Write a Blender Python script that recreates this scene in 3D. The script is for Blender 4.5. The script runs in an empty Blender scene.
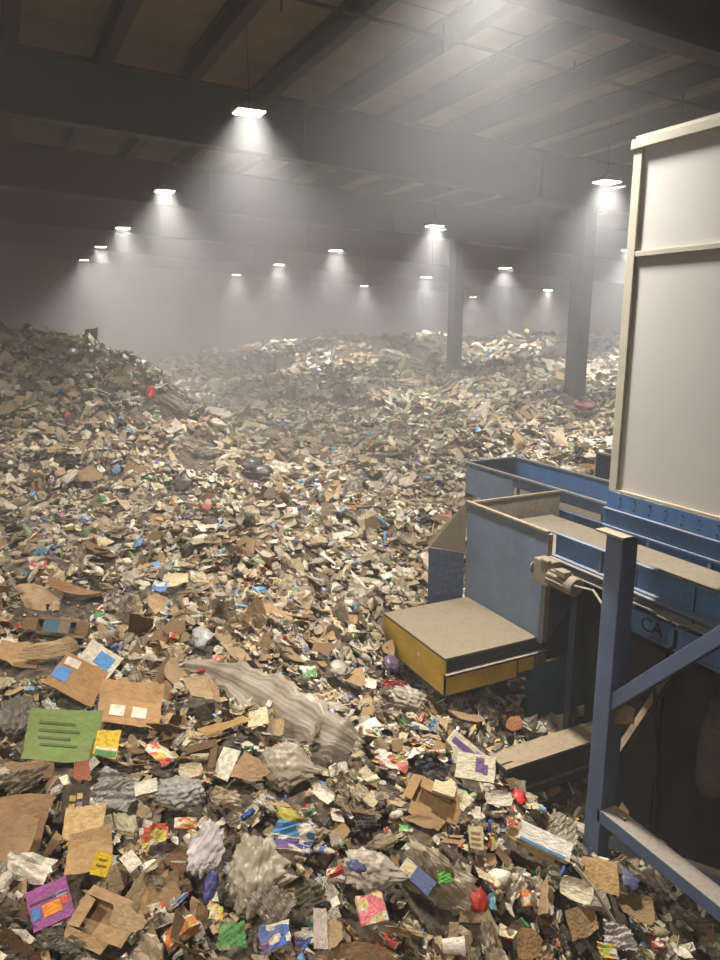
import bpy, bmesh, math, random
import numpy as np
from mathutils import Vector, Matrix

S = bpy.context.scene
COL = S.collection
rnd = random.Random(7)
nr = np.random.RandomState(11)

# ------------------------------------------------------------ camera, light, exposure
F_PX = 722.0
CAM = np.array([0.0, 0.0, 5.6])
PITCH = math.atan(158 / F_PX)
YAW = math.atan(365 / (F_PX / math.cos(PITCH)))
_fh = np.array([math.sin(YAW), math.cos(YAW), 0.0])
RIGHT = np.array([math.cos(YAW), -math.sin(YAW), 0.0])
FWD = _fh * math.cos(PITCH) - np.array([0, 0, math.sin(PITCH)])
UP = _fh * math.sin(PITCH) + np.array([0, 0, math.cos(PITCH)])
cd = bpy.data.cameras.new('camera')
cd.sensor_fit = 'HORIZONTAL'; cd.sensor_width = 36.0; cd.lens = 36.0 * F_PX / 720.0
cd.clip_end = 300; cd.clip_start = 0.05
cam = bpy.data.objects.new('camera', cd); COL.objects.link(cam)
m3 = np.stack([RIGHT, UP, -FWD], axis=1)
M4 = Matrix.Identity(4)
for i in range(3):
    for j in range(3): M4[i][j] = float(m3[i, j])
    M4[i][3] = float(CAM[i])
cam.matrix_world = M4
S.camera = cam

S.view_settings.view_transform = 'Standard'
S.view_settings.look = 'None'
S.view_settings.gamma = 1.0
S.view_settings.use_curve_mapping = False
S.view_settings.exposure = 0.37
w = bpy.data.worlds.new('world'); S.world = w; w.use_nodes = True
w.node_tree.nodes['Background'].inputs[0].default_value = (0.6, 0.6, 0.6, 1)
w.node_tree.nodes['Background'].inputs[1].default_value = 0.02
cy = S.cycles
cy.use_denoising = True
cy.max_bounces = 5; cy.diffuse_bounces = 3; cy.glossy_bounces = 2; cy.transmission_bounces = 2
cy.transparent_max_bounces = 8; cy.volume_bounces = 1; cy.use_light_tree = True
cy.sample_clamp_indirect = 6.0
cy.caustics_reflective = False; cy.caustics_refractive = False

LIGHT_ROWS = [  # (height, [(x, y) ...], colour, beam)
    (9.6, [(-4.1, -2.5), (-4.1, 4.6), (-4.3, 13.1)], (1.0, .91, .80), 135),
    (9.2, [(4.25, 6.0), (4.35, 13.2), (4.64, 21.8), (4.85, 30.8), (5.0, 38.9), (5.1, 47.4)], (1.0, .95, .87), 105),
    (8.62, [(12.4, 4.6), (12.4, 12.8), (13.0, 20.9), (13.5, 29.7), (14.0, 38.2), (14.4, 47.4)], (1.0, .96, .90), 105),
    (8.05, [(20.1, 10.5), (20.1, 19.4), (21.5, 28.3), (21.8, 35.8), (23.3, 46.5)], (1.0, .97, .93), 105),
    (7.5, [(30.0, 20.6), (30.3, 35.6), (33.5, 48.0)], (1.0, .95, .88), 105)]
LAMP_W = 385.0
HAZE = 0.027

# ------------------------------------------------------------ small helpers
def lin(c):
    return tuple(((v / 255.0) / 12.92 if v / 255.0 <= 0.04045 else ((v / 255.0 + 0.055) / 1.055) ** 2.4) for v in c)

def ray(px, py): return FWD + RIGHT * (px - 360) / F_PX - UP * (py - 480) / F_PX
def proj(P):
    d = np.asarray(P, float) - CAM
    wz = d @ FWD
    return 360 + F_PX * (d @ RIGHT) / wz, 480 - F_PX * (d @ UP) / wz, wz

def tag(o, label=None, cat=None, group=None, kind=None):
    if label: o['label'] = label
    if cat: o['category'] = cat
    if group: o['group'] = group
    if kind: o['kind'] = kind
    return o

def empty(name, loc=(0, 0, 0), parent=None, **k):
    o = bpy.data.objects.new(name, None); o.location = loc; COL.objects.link(o)
    o.empty_display_size = .1
    if parent: o.parent = parent
    return tag(o, **k)

def link(name, me, parent=None, **k):
    o = bpy.data.objects.new(name, me); COL.objects.link(o)
    if parent: o.parent = parent
    return tag(o, **k)

class MB:
    """collects boxes, bars and tubes in world coordinates, builds one mesh object"""
    def __init__(self): self.v = []; self.f = []
    def add(self, vs, fs):
        n = len(self.v); self.v += [tuple(map(float, p)) for p in vs]; self.f += [tuple(i + n for i in t) for t in fs]; return self
    def box(self, x0, x1, y0, y1, z0, z1):
        return self.add([(x0,y0,z0),(x1,y0,z0),(x1,y1,z0),(x0,y1,z0),(x0,y0,z1),(x1,y0,z1),(x1,y1,z1),(x0,y1,z1)],
                        [(0,3,2,1),(4,5,6,7),(0,1,5,4),(1,2,6,5),(2,3,7,6),(3,0,4,7)])
    def slab(self, pts, n, t):
        """polygon pts thickened by t along n"""
        n = np.array(n, float); n /= np.linalg.norm(n); k = len(pts)
        a = [np.array(p, float) for p in pts]; b = [p + n * t for p in a]
        return self.add(a + b, [tuple(range(k))[::-1], tuple(range(k, 2 * k))] + [(i, (i + 1) % k, (i + 1) % k + k, i + k) for i in range(k)])
    def bar(self, a, b, w, h, up=(0, 0, 1)):
        a = np.array(a, float); b = np.array(b, float); d = b - a; d /= np.linalg.norm(d)
        s = np.cross(d, up); s /= np.linalg.norm(s); u = np.cross(s, d)
        vs = []
        for p in (a, b):
            for i, j in ((-1, -1), (1, -1), (1, 1), (-1, 1)): vs.append(p + s * i * w / 2 + u * j * h / 2)
        return self.add(vs, [(0,3,2,1),(4,5,6,7),(0,1,5,4),(1,2,6,5),(2,3,7,6),(3,0,4,7)])
    def tube(self, pts, r, n=10, cap=True):
        pts = [np.array(p, float) for p in pts]; k0 = len(pts); rr = r if hasattr(r, '__len__') else [r] * k0
        vs = []; up = np.array([0.01, 0.02, 1.0])
        for i, p in enumerate(pts):
            d = pts[min(i + 1, k0 - 1)] - pts[max(i - 1, 0)]; d /= np.linalg.norm(d)
            if abs(d @ up) > .98: up = np.array([1.0, 0.02, 0.01])
            s = np.cross(d, up); s /= np.linalg.norm(s); u = np.cross(s, d)
            for j in range(n):
                t = 2 * math.pi * j / n; vs.append(p + (s * math.cos(t) + u * math.sin(t)) * rr[i])
        fs = [(i * n + j, i * n + (j + 1) % n, (i + 1) * n + (j + 1) % n, (i + 1) * n + j) for i in range(k0 - 1) for j in range(n)]
        if cap: fs += [tuple(range(n))[::-1], tuple(range((k0 - 1) * n, k0 * n))]
        return self.add(vs, fs)
    def build(self, name, mat, parent=None, bevel=0.0, smooth=False, **k):
        org = np.array(self.v).min(0) * .5 + np.array(self.v).max(0) * .5
        me = bpy.data.meshes.new(name)
        base = np.array(parent.matrix_basis.translation) if parent is not None and parent.type == 'EMPTY' else np.zeros(3)
        off = org if parent is None else np.zeros(3)
        me.from_pydata([tuple(np.array(p) - off - base) for p in self.v], [], self.f)
        bm = bmesh.new(); bm.from_mesh(me); bmesh.ops.recalc_face_normals(bm, faces=bm.faces)
        if bevel: bmesh.ops.bevel(bm, geom=[e for e in bm.edges], offset=bevel, segments=2, profile=.6, affect='EDGES')
        bm.to_mesh(me); bm.free()
        if smooth: me.polygons.foreach_set('use_smooth', [True] * len(me.polygons))
        me.materials.append(mat)
        o = link(name, me, parent, **k)
        if parent is None: o.location = tuple(off)
        return o

def nodes(name):
    m = bpy.data.materials.new(name); m.use_nodes = True; t = m.node_tree; t.nodes.clear()
    out = t.nodes.new('ShaderNodeOutputMaterial'); return m, t, out

def N(t, kind, **k):
    n = t.nodes.new(kind)
    for a, b in k.items():
        if a.startswith('i_'):
            key = a[2:]; key = int(key) if key.isdigit() else key.replace('_', ' ')
            n.inputs[key].default_value = b
        else: setattr(n, a, b)
    return n

def mixc(t, fac, a, b, blend='MIX'):
    n = t.nodes.new('ShaderNodeMix'); n.data_type = 'RGBA'; n.blend_type = blend; n.clamp_factor = True
    for sock, v in ((0, fac), (6, a), (7, b)):
        if isinstance(v, (int, float)): n.inputs[sock].default_value = v
        elif isinstance(v, tuple): n.inputs[sock].default_value = v + (1.0,) if len(v) == 3 else v
        else: t.links.new(v, n.inputs[sock])
    return n.outputs[2]

def ramp(t, src, lo, hi):
    n = t.nodes.new('ShaderNodeMapRange'); n.clamp = True; n.inputs[1].default_value = lo; n.inputs[2].default_value = hi
    t.links.new(src, n.inputs[0]); return n.outputs[0]

def painted(name, base, mottle=1.0, dust=(150, 135, 112), dust_amt=.5, wear=.35, rough=.6, wear_col=(88, 70, 55), metallic=0.0, top=.75, bump=.25):
    """painted steel with scuffs, plus dust settled on what faces up"""
    m, t, out = nodes(name)
    tc = N(t, 'ShaderNodeTexCoord'); geo = N(t, 'ShaderNodeNewGeometry')
    n1 = N(t, 'ShaderNodeTexNoise', i_Scale=3.1, i_Detail=7.0, i_Roughness=.65); t.links.new(geo.outputs['Position'], n1.inputs['Vector'])
    n2 = N(t, 'ShaderNodeTexNoise', i_Scale=19.0, i_Detail=6.0, i_Roughness=.7); t.links.new(geo.outputs['Position'], n2.inputs['Vector'])
    n3 = N(t, 'ShaderNodeTexNoise', i_Scale=90.0, i_Detail=3.0); t.links.new(geo.outputs['Position'], n3.inputs['Vector'])
    b = lin(base); d = lin(dust)
    c = mixc(t, ramp(t, n1.outputs[0], .35, .7), tuple(v * (1 - .18 * mottle) for v in b), tuple(min(1, v * (1 + .15 * mottle)) for v in b))
    c = mixc(t, ramp(t, n2.outputs[0], .50, .72), c, d) if dust_amt > 0 else c
    c2 = mixc(t, dust_amt, mixc(t, ramp(t, n1.outputs[0], .35, .7), tuple(v * (1 - .18 * mottle) for v in b), tuple(min(1, v * (1 + .15 * mottle)) for v in b)), c)
    wr = ramp(t, n2.outputs[0], .67, .69)
    wm = N(t, 'ShaderNodeMath', operation='MULTIPLY'); t.links.new(wr, wm.inputs[0]); wm.inputs[1].default_value = wear
    c3 = mixc(t, wm.outputs[0], c2, lin(wear_col))
    sep = N(t, 'ShaderNodeSeparateXYZ'); t.links.new(geo.outputs['Normal'], sep.inputs[0])
    up = ramp(t, sep.outputs[2], .55, .95)
    um = N(t, 'ShaderNodeMath', operation='MULTIPLY'); t.links.new(up, um.inputs[0])
    ua = N(t, 'ShaderNodeMath', operation='MULTIPLY'); t.links.new(ramp(t, n2.outputs[0], .25, .5), ua.inputs[0]); ua.inputs[1].default_value = top
    t.links.new(ua.outputs[0], um.inputs[1])
    c4 = mixc(t, um.outputs[0], c3, d)
    bs = N(t, 'ShaderNodeBsdfPrincipled'); bs.inputs['Roughness'].default_value = rough; bs.inputs['Metallic'].default_value = metallic
    t.links.new(c4, bs.inputs['Base Color'])
    bp = N(t, 'ShaderNodeBump', i_Strength=bump, i_Distance=.01); t.links.new(n3.outputs[0], bp.inputs['Height']); t.links.new(bp.outputs[0], bs.inputs['Normal'])
    t.links.new(bs.outputs[0], out.inputs[0])
    return m

def plain(name, base, rough=.7, var=.15, scale=6.0, emit=None, es=0.0):
    m, t, out = nodes(name)
    geo = N(t, 'ShaderNodeNewGeometry')
    n1 = N(t, 'ShaderNodeTexNoise', i_Scale=scale, i_Detail=6.0); t.links.new(geo.outputs['Position'], n1.inputs['Vector'])
    b = lin(base)
    c = mixc(t, ramp(t, n1.outputs[0], .3, .7), tuple(v * (1 - var) for v in b), tuple(min(1, v * (1 + var)) for v in b))
    bs = N(t, 'ShaderNodeBsdfPrincipled'); bs.inputs['Roughness'].default_value = rough
    t.links.new(c, bs.inputs['Base Color'])
    if emit: bs.inputs['Emission Color'].default_value = lin(emit) + (1,); bs.inputs['Emission Strength'].default_value = es
    t.links.new(bs.outputs[0], out.inputs[0]); return m

# ------------------------------------------------------------ building shell
M = {}
M['steel'] = painted('dusty_dark_steel', (36, 33, 32), dust_amt=.15, wear=.2, top=.5)
M['roof'] = plain('roof_insulation', (122, 104, 86), rough=.8, var=.18, scale=1.6)
M['wallp'] = plain('wall_sheet', (112, 106, 98), rough=.8, var=.12, scale=.8)
M['floor'] = plain('grimy_concrete', (62, 56, 50), rough=.9, var=.3, scale=2.0)
X0, X1, Y0, Y1 = -9.0, 37.0, -5.0, 56.0
def zr(x): return 11.45 - .05 * x
MB().box(X0, X1, Y0, Y1, -.3, 0).build('floor', M['floor'], kind='structure')
for nm, b in (('wall_left', (X0 - .2, X0, Y0, Y1)), ('wall_right', (X1, X1 + .2, Y0, Y1)), ('wall_front', (X0, X1, Y0 - .2, Y0))):
    MB().box(*b, 0, 12.2).build(nm, M['wallp'], kind='structure')
wb = empty('wall_back', kind='structure')
for k in range(23):
    x = X0 + 2 * k; MB().box(x + .004, x + 1.996, Y1, Y1 + .2, 0, 12.2).build('panel', M['wallp'], wb)
# roof: separate insulated panels between the purlins
ceil = empty('ceiling', kind='structure')
PX = [4.4 + 1.8 * k for k in range(-8, 19)]
edges = [X0] + [p for p in PX if X0 < p < X1] + [X1]
for i in range(len(edges) - 1):
    a, b = edges[i] + .01, edges[i + 1] - .01
    y = Y0
    while y < Y1 - .1:
        st = 4.35 if y < 20 else 12.0
        y2 = min(y + st, Y1)
        sag = .03 * rnd.random()
        MB().add([(a, y + .02, zr(a)), (b, y + .02, zr(b)), (b, y2 - .02, zr(b)), (a, y2 - .02, zr(a)),
                  ((a + b) / 2, (y + y2) / 2, zr((a + b) / 2) - sag)], [(0, 1, 4), (1, 2, 4), (2, 3, 4), (3, 0, 4)]).build('roof_panel', M['roof'], ceil)
        y = y2
MB().slab([(X0 - .2, Y0 - .2, zr(X0) + .06), (X1 + .2, Y0 - .2, zr(X1) + .06), (X1 + .2, Y1 + .2, zr(X1) + .06), (X0 - .2, Y1 + .2, zr(X0) + .06)], (0, 0, 1), .15).build('roof_deck', M['steel'], ceil)
for p in PX:
    if X0 < p < X1:
        z = zr(p)
        MB().box(p - .13, p + .13, Y0, Y1, z - .46, z - .43).box(p - .13, p + .13, Y0, Y1, z - .03, z - .005).box(p - .03, p + .03, Y0, Y1, z - .43, z - .03).build('purlin', M['steel'], kind='structure')
GY = [0.0, 8.7, 17.4, 26.1, 34.8, 43.5, 52.2]
for y in GY:
    t1, b1 = .45, {0.0: 1.0, 8.7: 1.3, 17.4: 1.72}.get(y, 1.72)
    mb = MB()
    mb.slab([(X0, y - .04, zr(X0) - t1), (X1, y - .04, zr(X1) - t1), (X1, y - .04, zr(X1) - b1), (X0, y - .04, zr(X0) - b1)], (0, 1, 0), .08)
    for zz, tt in ((t1, .05), (b1, .06)):
        mb.slab([(X0, y - .2, zr(X0) - zz), (X1, y - .2, zr(X1) - zz), (X1, y + .2, zr(X1) - zz), (X0, y + .2, zr(X0) - zz)], (0, 0, 1), tt)
    g = mb.build('girder', M['steel'], kind='structure')
    for x in np.arange(X0 + 1.7, X1, 7.2):
        MB().box(x - .015, x + .015, y - .17, y + .17, zr(x) - b1 + .05, zr(x) - t1).build('stiffener', M['steel'], None if False else None, kind='structure')
for (x, y) in ((16.1, 17.4), (17.35, 26.1)):
    pass
    z = zr(x) - 1.72
    mb = MB().box(x - .21, x + .21, y - .25, y - .22, 0, z).box(x - .21, x + .21, y + .22, y + .25, 0, z).box(x - .015, x + .015, y - .22, y + .22, 0, z).box(x - .21, x - .18, y - .22, y + .22, 0, z)
    mb.build('column', M['steel'], kind='structure')
# sprinkler pipes
for y, r in ((11.9, .035), (21.5, .035), (31.0, .035)):
    mb = MB().tube([(X0 + .05, y, zr(X0) - .62), (X1 - .05, y, zr(X1) - .62)], r, 8)
    e = mb.build('sprinkler_pipe', M['steel'])
    tag(e, {11.9: 'thin dusty sprinkler pipe crossing under the roof before the first deep girder', 21.5: 'thin sprinkler pipe between the first and second deep girders',
            31.0: 'thin sprinkler pipe beyond the second deep girder'}[y], 'pipe', 'sprinkler pipes under the roof')
    for x in np.arange(-4.5, 30, 3.0):
        MB().tube([(x, y, zr(x) - .62), (x, y, zr(x) - .4)], .02, 6).tube([(x, y, zr(x) - .86), (x, y, zr(x) - .62)], .016, 6).build('drop_nipple', M['steel'], e).matrix_parent_inverse = Matrix.Translation(-e.location)

# high-bay lamps
M['lampbody'] = plain('lamp_housing', (120, 118, 112), rough=.5)
M['lampglass'] = plain('lamp_glass', (240, 240, 235), rough=.4, emit=(255, 252, 245), es=14.0)
ORD = ['first', 'second', 'third', 'fourth', 'fifth', 'sixth']
ROWN = ['in the leftmost row', 'in the row above the left mound', 'in the middle row', 'in the row above the columns', 'in the row near the right wall']
def hbox(x0, x1, y0, y1, z0, z1):
    me = bpy.data.meshes.new('b'); b = MB().box(x0, x1, y0, y1, z0, z1); me.from_pydata(b.v, [], b.f); return me
_mh = {}
def hm(name, mat, *a):
    if name not in _mh:
        me = hbox(*a); me.name = name; me.materials.append(mat); _mh[name] = me
    return _mh[name]
for ri, (z, ys, colr, beam) in enumerate(LIGHT_ROWS):
    for k, (x, y) in enumerate(ys):
        e = empty('high_bay_lamp', (x, y, z), label=f'{ORD[k]} square white high-bay lamp from the camera, {ROWN[ri]}', cat='lamp', group='high-bay lamps under the roof')
        link('housing', hm('housing', M['lampbody'], -.27, .27, -.21, .21, .0, .07), e)
        link('diffuser', hm('diffuser', M['lampglass'], -.24, .24, -.18, .18, -.02, .0), e)
        link('driver_box', hm('driver_box', M['lampbody'], -.10, .10, -.07, .07, .07, .16), e)
        if ri >= 2: link('bracket', hm('bracket', M['lampbody'], .30, .33, -.26, .26, -.12, -.08), e)
        link('suspension_rod', hm('suspension_rod%d' % ri, M['steel'], -.005, .005, -.005, .005, .16, zr(x) - z - .04), e)
        ld = bpy.data.lights.new('lamp_light', 'AREA'); ld.shape = 'RECTANGLE'; ld.size = .46; ld.size_y = .34
        ld.energy = LAMP_W * (1.0 if ri else 1.05); ld.color = colr; ld.spread = math.radians(beam)
        lo = bpy.data.objects.new('lamp_light', ld); COL.objects.link(lo); lo.parent = e; lo.location = (0, 0, -.03)

# haze filling the hall: thick at the back and under the roof, thin low down near the camera
def haze_mat(d):
    m, t, out = nodes('dust_haze')
    vs = N(t, 'ShaderNodeVolumeScatter'); vs.inputs['Color'].default_value = (.93, .94, .95, 1); vs.inputs['Density'].default_value = d * .68; vs.inputs['Anisotropy'].default_value = .15
    va = N(t, 'ShaderNodeVolumeAbsorption'); va.inputs['Color'].default_value = (.0, .0, .0, 1); va.inputs['Density'].default_value = d * .32
    ad = N(t, 'ShaderNodeAddShader'); t.links.new(vs.outputs[0], ad.inputs[0]); t.links.new(va.outputs[0], ad.inputs[1]); t.links.new(ad.outputs[0], out.inputs['Volume']); return m
e_ = .004
for (y0, y1, z0, z1, d, lb) in ((Y0 + .01, 9.5, .01, 6.4, .30, 'thin low haze over the near slope'), (Y0 + .01, 9.5, 6.4 + e_, 12.0, .85, 'grey haze under the near roof'),
                            (9.5 + e_, 15.5, .01, 12.0, .9, 'grey haze over the middle of the heap'), (15.5 + e_, Y1 - .01, .01, 12.0, 1.12, 'dense grey haze at the back of the hall')):
    MB().box(X0 + .01, X1 - .01, y0, y1, z0, z1).build('dust_haze', haze_mat(HAZE * d), kind='stuff', label=lb)

# ------------------------------------------------------------ machinery
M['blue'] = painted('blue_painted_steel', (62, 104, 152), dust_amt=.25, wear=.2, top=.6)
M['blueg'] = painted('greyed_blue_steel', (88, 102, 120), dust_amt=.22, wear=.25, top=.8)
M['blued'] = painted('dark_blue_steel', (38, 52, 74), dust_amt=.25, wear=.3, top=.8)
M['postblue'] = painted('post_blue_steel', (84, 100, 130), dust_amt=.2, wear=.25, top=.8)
M['teal'] = painted('teal_pit_steel', (30, 84, 112), dust_amt=.2, wear=.25, top=.8)
M['greyst'] = painted('dust_covered_steel', (112, 104, 92), dust_amt=.8, wear=.25, top=.95)
M['yellow'] = painted('scuffed_yellow_paint', (205, 168, 62), dust_amt=.5, wear=.9, top=.9, dust=(140, 118, 80))
M['dusttop'] = painted('thick_dust_deck', (92, 82, 66), dust=(116, 104, 84), dust_amt=.7, wear=.9, wear_col=(80, 70, 56), top=.8)
M['cabin'] = painted('white_cabin_sheet', (188, 185, 182), mottle=.1, bump=.03, dust_amt=.05, wear=.01, rough=.45, dust=(170, 162, 150))
M['cabintrim'] = painted('cream_cabin_trim', (178, 172, 156), mottle=.3, dust_amt=.15, wear=.05, rough=.5)
M['belt'] = painted('dusty_rubber_belt', (98, 90, 80), dust_amt=.8, wear=.3, top=.7, dust=(140, 128, 108))
M['black'] = plain('hose_and_shade_black', (26, 24, 22), rough=.9, var=.4)  # black of the hoses, and painted shade on the pit sheets
M['rust'] = painted('rusty_steel', (100, 78, 56), dust_amt=.6, wear=.5)
M['ivory'] = painted('ivory_motor_paint', (116, 108, 94), dust=(128, 116, 98), dust_amt=.5, wear=.3)
M['darkpaint'] = plain('black_letter_paint', (24, 30, 44), rough=.8)
M['rag'] = plain('grey_rag', (70, 64, 54), rough=.95, var=.3, scale=20)

# white cabin on its frame
CX, CYF, CZ0, CZ1 = 5.0, 4.86, 4.07, 7.10
cab = empty('operator_cabin', (CX, CYF, CZ0), label='tall white panelled cabin with cream corner trim standing on the blue beam', cat='cabin')
ZM = 6.17
ys = [CYF - .05, 3.1, 1.9, .7, -.5, -1.7]
for i in range(len(ys) - 1):
    MB().box(CX + .02, CX + .06, ys[i + 1] + .004, ys[i] - .004, CZ0 + .02, ZM - .02).build('wall_panel', M['cabin'], cab)
    MB().box(CX + .02, CX + .06, ys[i + 1] + .004, ys[i] - .004, ZM + .02, CZ1 - .06).build('wall_panel', M['cabin'], cab)
MB().box(CX - .012, CX + .08, CYF - .09, CYF, CZ0, CZ1).build('corner_post', M['cabintrim'], cab, bevel=.004)
MB().box(CX - .008, CX + .06, -1.8, CYF - .09, ZM - .022, ZM + .022).build('trim_strip', M['cabintrim'], cab, bevel=.003)
MB().box(CX - .03, CX + .08, -1.8, CYF + .02, CZ1 - .075, CZ1).build('roof_edge', M['cabintrim'], cab, bevel=.004)
MB().box(CX - .01, CX + .06, -1.8, CYF - .09, CZ0 - .0, CZ0 + .02).build('sill_strip', M['cabintrim'], cab)
MB().box(CX + .08, CX + 2.5, CYF - .06, CYF - .01, CZ0, CZ1 - .02).build('end_wall', M['cabin'], cab)
MB().box(CX + .0, CX + 2.5, -1.8, CYF, CZ1, CZ1 + .03).build('roof_sheet', M['cabintrim'], cab)
MB().box(CX + .08, CX + 2.5, -1.8, CYF - .06, CZ0 + .0, CZ0 + .05).build('floor_sheet', M['greyst'], cab)

# steel frame carrying the cabin
FZ = CZ0
fr = empty('cabin_support_frame', (CX, CYF, 0), label='blue steel post, beams and braces carrying the white cabin', cat='steel frame')
for a, b in ((3.42, CYF + .0), (1.6, 3.41), (-.2, 1.59), (-1.8, -.21)):
    pl_ = MB().box(CX - .02, CX + .01, a, b, FZ - .16, FZ - .005).build('deck_plate', M['blue'], fr)
    for k in range(int((b - a) / .17)):
        for zz in (FZ - .045, FZ - .125):
            yy = a + .09 + .17 * k
            MB().tube([(CX - .028, yy, zz), (CX - .019, yy, zz)], .009, 6).build('bolt', M['darkpaint'], pl_).matrix_parent_inverse = Matrix.Translation((-CX, -CYF, 0))
mb = MB().box(CX - .05, CX + .12, -1.8, CYF + .02, FZ - .18, FZ - .165).box(CX - .05, CX + .12, -1.8, CYF + .02, FZ - .345, FZ - .325).box(CX - .03, CX - .015, -1.8, CYF + .02, FZ - .325, FZ - .18)
mb.build('channel_beam', M['blue'], fr)
PY = 4.66; PW = .1
MB().box(CX - PW, CX + PW, PY - PW, PY + PW, 0, FZ - .37).build('post', M['postblue'], fr, bevel=.012)
MB().box(CX - .17, CX + .16, PY - .17, PY + .17, FZ - .37, FZ - .35).build('cap_plate', M['greyst'], fr)
MB().box(CX - .2, CX + .2, PY - .2, PY + .2, 0.0, .02).build('base_plate', M['blueg'], fr)
MB().box(CX - PW, CX + PW, -.8 - PW, -.8 + PW, 0, FZ - .37).build('post', M['postblue'], fr, bevel=.012)
MB().bar((CX - .02, PY - .02, 1.98), (CX - .02, 3.1, 3.62), .11, .13).build('diagonal_brace', M['postblue'], fr, bevel=.006)
MB().bar((CX, PY - .05, .82), (CX, -.8, .82), .2, .14).build('lower_rail', M['postblue'], fr, bevel=.008)
MB().bar((CX + .08, PY + .1, 1.05), (CX + 1.5, PY + .1, 2.6), .07, .09).build('cross_brace', M['rust'], fr)
MB().bar((CX + .05, PY - .1, .5), (CX + 2.6, PY - 3.6, .35), .1, .1).build('low_strut', M['blueg'], fr)
for zz in (1.93, .76):
    MB().slab([(CX - .01, PY - PW, zz - .12), (CX - .01, PY - PW - .22, zz - .0), (CX - .01, PY - PW - .22, zz + .16), (CX - .01, PY - PW, zz + .12)], (1, 0, 0), .015).build('gusset', M['rust'], fr)

# chute head with its flared sides
hp = empty('chute_head', (5.4, 7.0, 1.9), label='open blue-grey steel chute head beside the yellow-edged box', cat='chute')
def wside(x, y0, y1, z0, z1, cut=0): return MB().slab([(x, y0 + cut, z0), (x, y1, z0), (x, y1, z1), (x, y0, z1), (x, y0, z0 + cut * 1.2)] if cut else [(x, y0, z0), (x, y1, z0), (x, y1, z1), (x, y0, z1)], (1, 0, 0), .012)
wside(5.4, 6.12, 7.70, 1.90, 3.26).build('side_panel', M['blueg'], hp)
MB().box(5.375, 5.43, 6.10, 7.72, 3.26, 3.285).build('rim_flange', M['greyst'], hp)
MB().box(5.41, 6.98, 7.70, 7.712, 2.1, 3.24).build('back_panel', M['greyst'], hp)
MB().box(5.41, 7.0, 7.68, 7.73, 3.24, 3.265).build('rim_flange', M['greyst'], hp)
MB().box(5.39, 5.46, 6.095, 6.12, 1.93, 3.24).build('corner_angle', M['greyst'], hp)
MB().slab([(5.46, 6.11, 1.93), (5.85, 6.11, 2.35), (5.85, 6.11, 2.75), (5.46, 6.11, 2.75)], (0, 1, 0), .012).build('gusset_plate', M['blued'], hp)
MB().slab([(5.4, 7.73, 3.26), (5.4, 7.73, 2.55), (4.98, 7.95, 2.62), (4.98, 8.02, 2.66)], (.3, 1, .2), .012).build('flared_plate', M['dusttop'], hp)
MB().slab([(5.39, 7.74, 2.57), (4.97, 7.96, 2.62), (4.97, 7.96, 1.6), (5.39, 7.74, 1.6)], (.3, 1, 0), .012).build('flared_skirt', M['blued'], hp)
dm = MB().box(5.46, 5.66, 5.82, 6.08, 2.65, 2.93).tube([(5.5, 6.08, 2.8), (5.5, 6.1, 2.8)], .08, 14).box(5.44, 5.50, 5.82, 5.95, 2.93, 2.96).build('drive_motor', M['ivory'], hp, bevel=.012)
def sub(mbx, name, mat, par, root, **k):
    o = mbx.build(name, mat, par, **k); o.matrix_parent_inverse = Matrix.Translation(tuple(-v for v in root.location)); return o
sub(MB().tube([(5.5, 5.82, 2.78), (5.5, 5.52, 2.78)], [.085, .085], 20), 'motor_barrel', M['ivory'], dm, hp, smooth=False)
sub(MB().tube([(5.5, 5.52, 2.78), (5.5, 5.43, 2.78), (5.5, 5.41, 2.78)], [.105, .105, .09], 20), 'fan_cover', M['ivory'], dm, hp)
for k in range(12):
    a = 2 * math.pi * k / 12
    c_, s_ = math.cos(a), math.sin(a)
    sub(MB().bar((5.5 + .093 * c_, 5.81, 2.78 + .093 * s_), (5.5 + .093 * c_, 5.53, 2.78 + .093 * s_), .006, .024, up=(c_, 0, s_)), 'cooling_fin', M['ivory'], dm, hp)
sub(MB().box(5.40, 5.5, 5.5, 5.66, 2.865, 2.93), 'terminal_box', M['ivory'], dm, hp, bevel=.006)
sub(MB().tube([(5.44, 5.5, 2.8), (5.52, 5.2, 2.82), (5.45, 4.95, 2.72), (5.5, 4.8, 2.6)], .014, 8), 'motor_cable', M['greyst'], dm, hp, smooth=True)

dm.location = (-.22, .07, .06)
# conveyor running back under the cabin
cv = empty('sorting_conveyor', (6.3, 3.0, 1.5), label='long blue conveyor trough running from the chute head under the cabin', cat='conveyor')
def channel(x, y0, y1, z0, z1, lip=.07, t=.012, side=-1):
    m_ = MB().box(x - t / 2, x + t / 2, y0, y1, z0, z1)
    a, b = (x - lip, x + t) if side < 0 else (x - t, x + lip)
    return m_.box(a, b, y0, y1, z1 - .015, z1).box(a, b, y0, y1, z0, z0 + .015)
for a, b in ((4.9, 6.08), (3.55, 4.89), (1.9, 3.54), (-1.5, 1.89)):
    channel(5.5, a, b, 3.0, 3.28).build('side_rail', M['blue'], cv)
    channel(5.5, a, b, 2.88, 2.995, .11).build('lower_rail', M['blueg'], cv)
for y in (5.35, 4.2, 3.0, 1.8): MB().box(5.46, 5.49, y, y + .03, 2.9, 3.27).build('rib', M['blueg'], cv)
MB().box(5.52, 6.75, -1.5, 7.6, 2.93, 2.96).build('belt', M['belt'], cv)
for a, b in ((4.5, 5.3), (3.0, 4.45), (-1.5, 2.95)):
    channel(5.62, a, b, 2.50, 2.74, .06).build('under_girder', M['blue'], cv)
MB().box(5.64, 6.7, -1.5, 5.6, 2.80, 2.82).build('return_belt', M['belt'], cv)
for y in (5.5, 4.0, 2.5, 1.0): MB().tube([(5.66, y, 2.86), (6.7, y, 2.86)], .035, 12).build('return_roller', M['rust'], cv)
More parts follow.
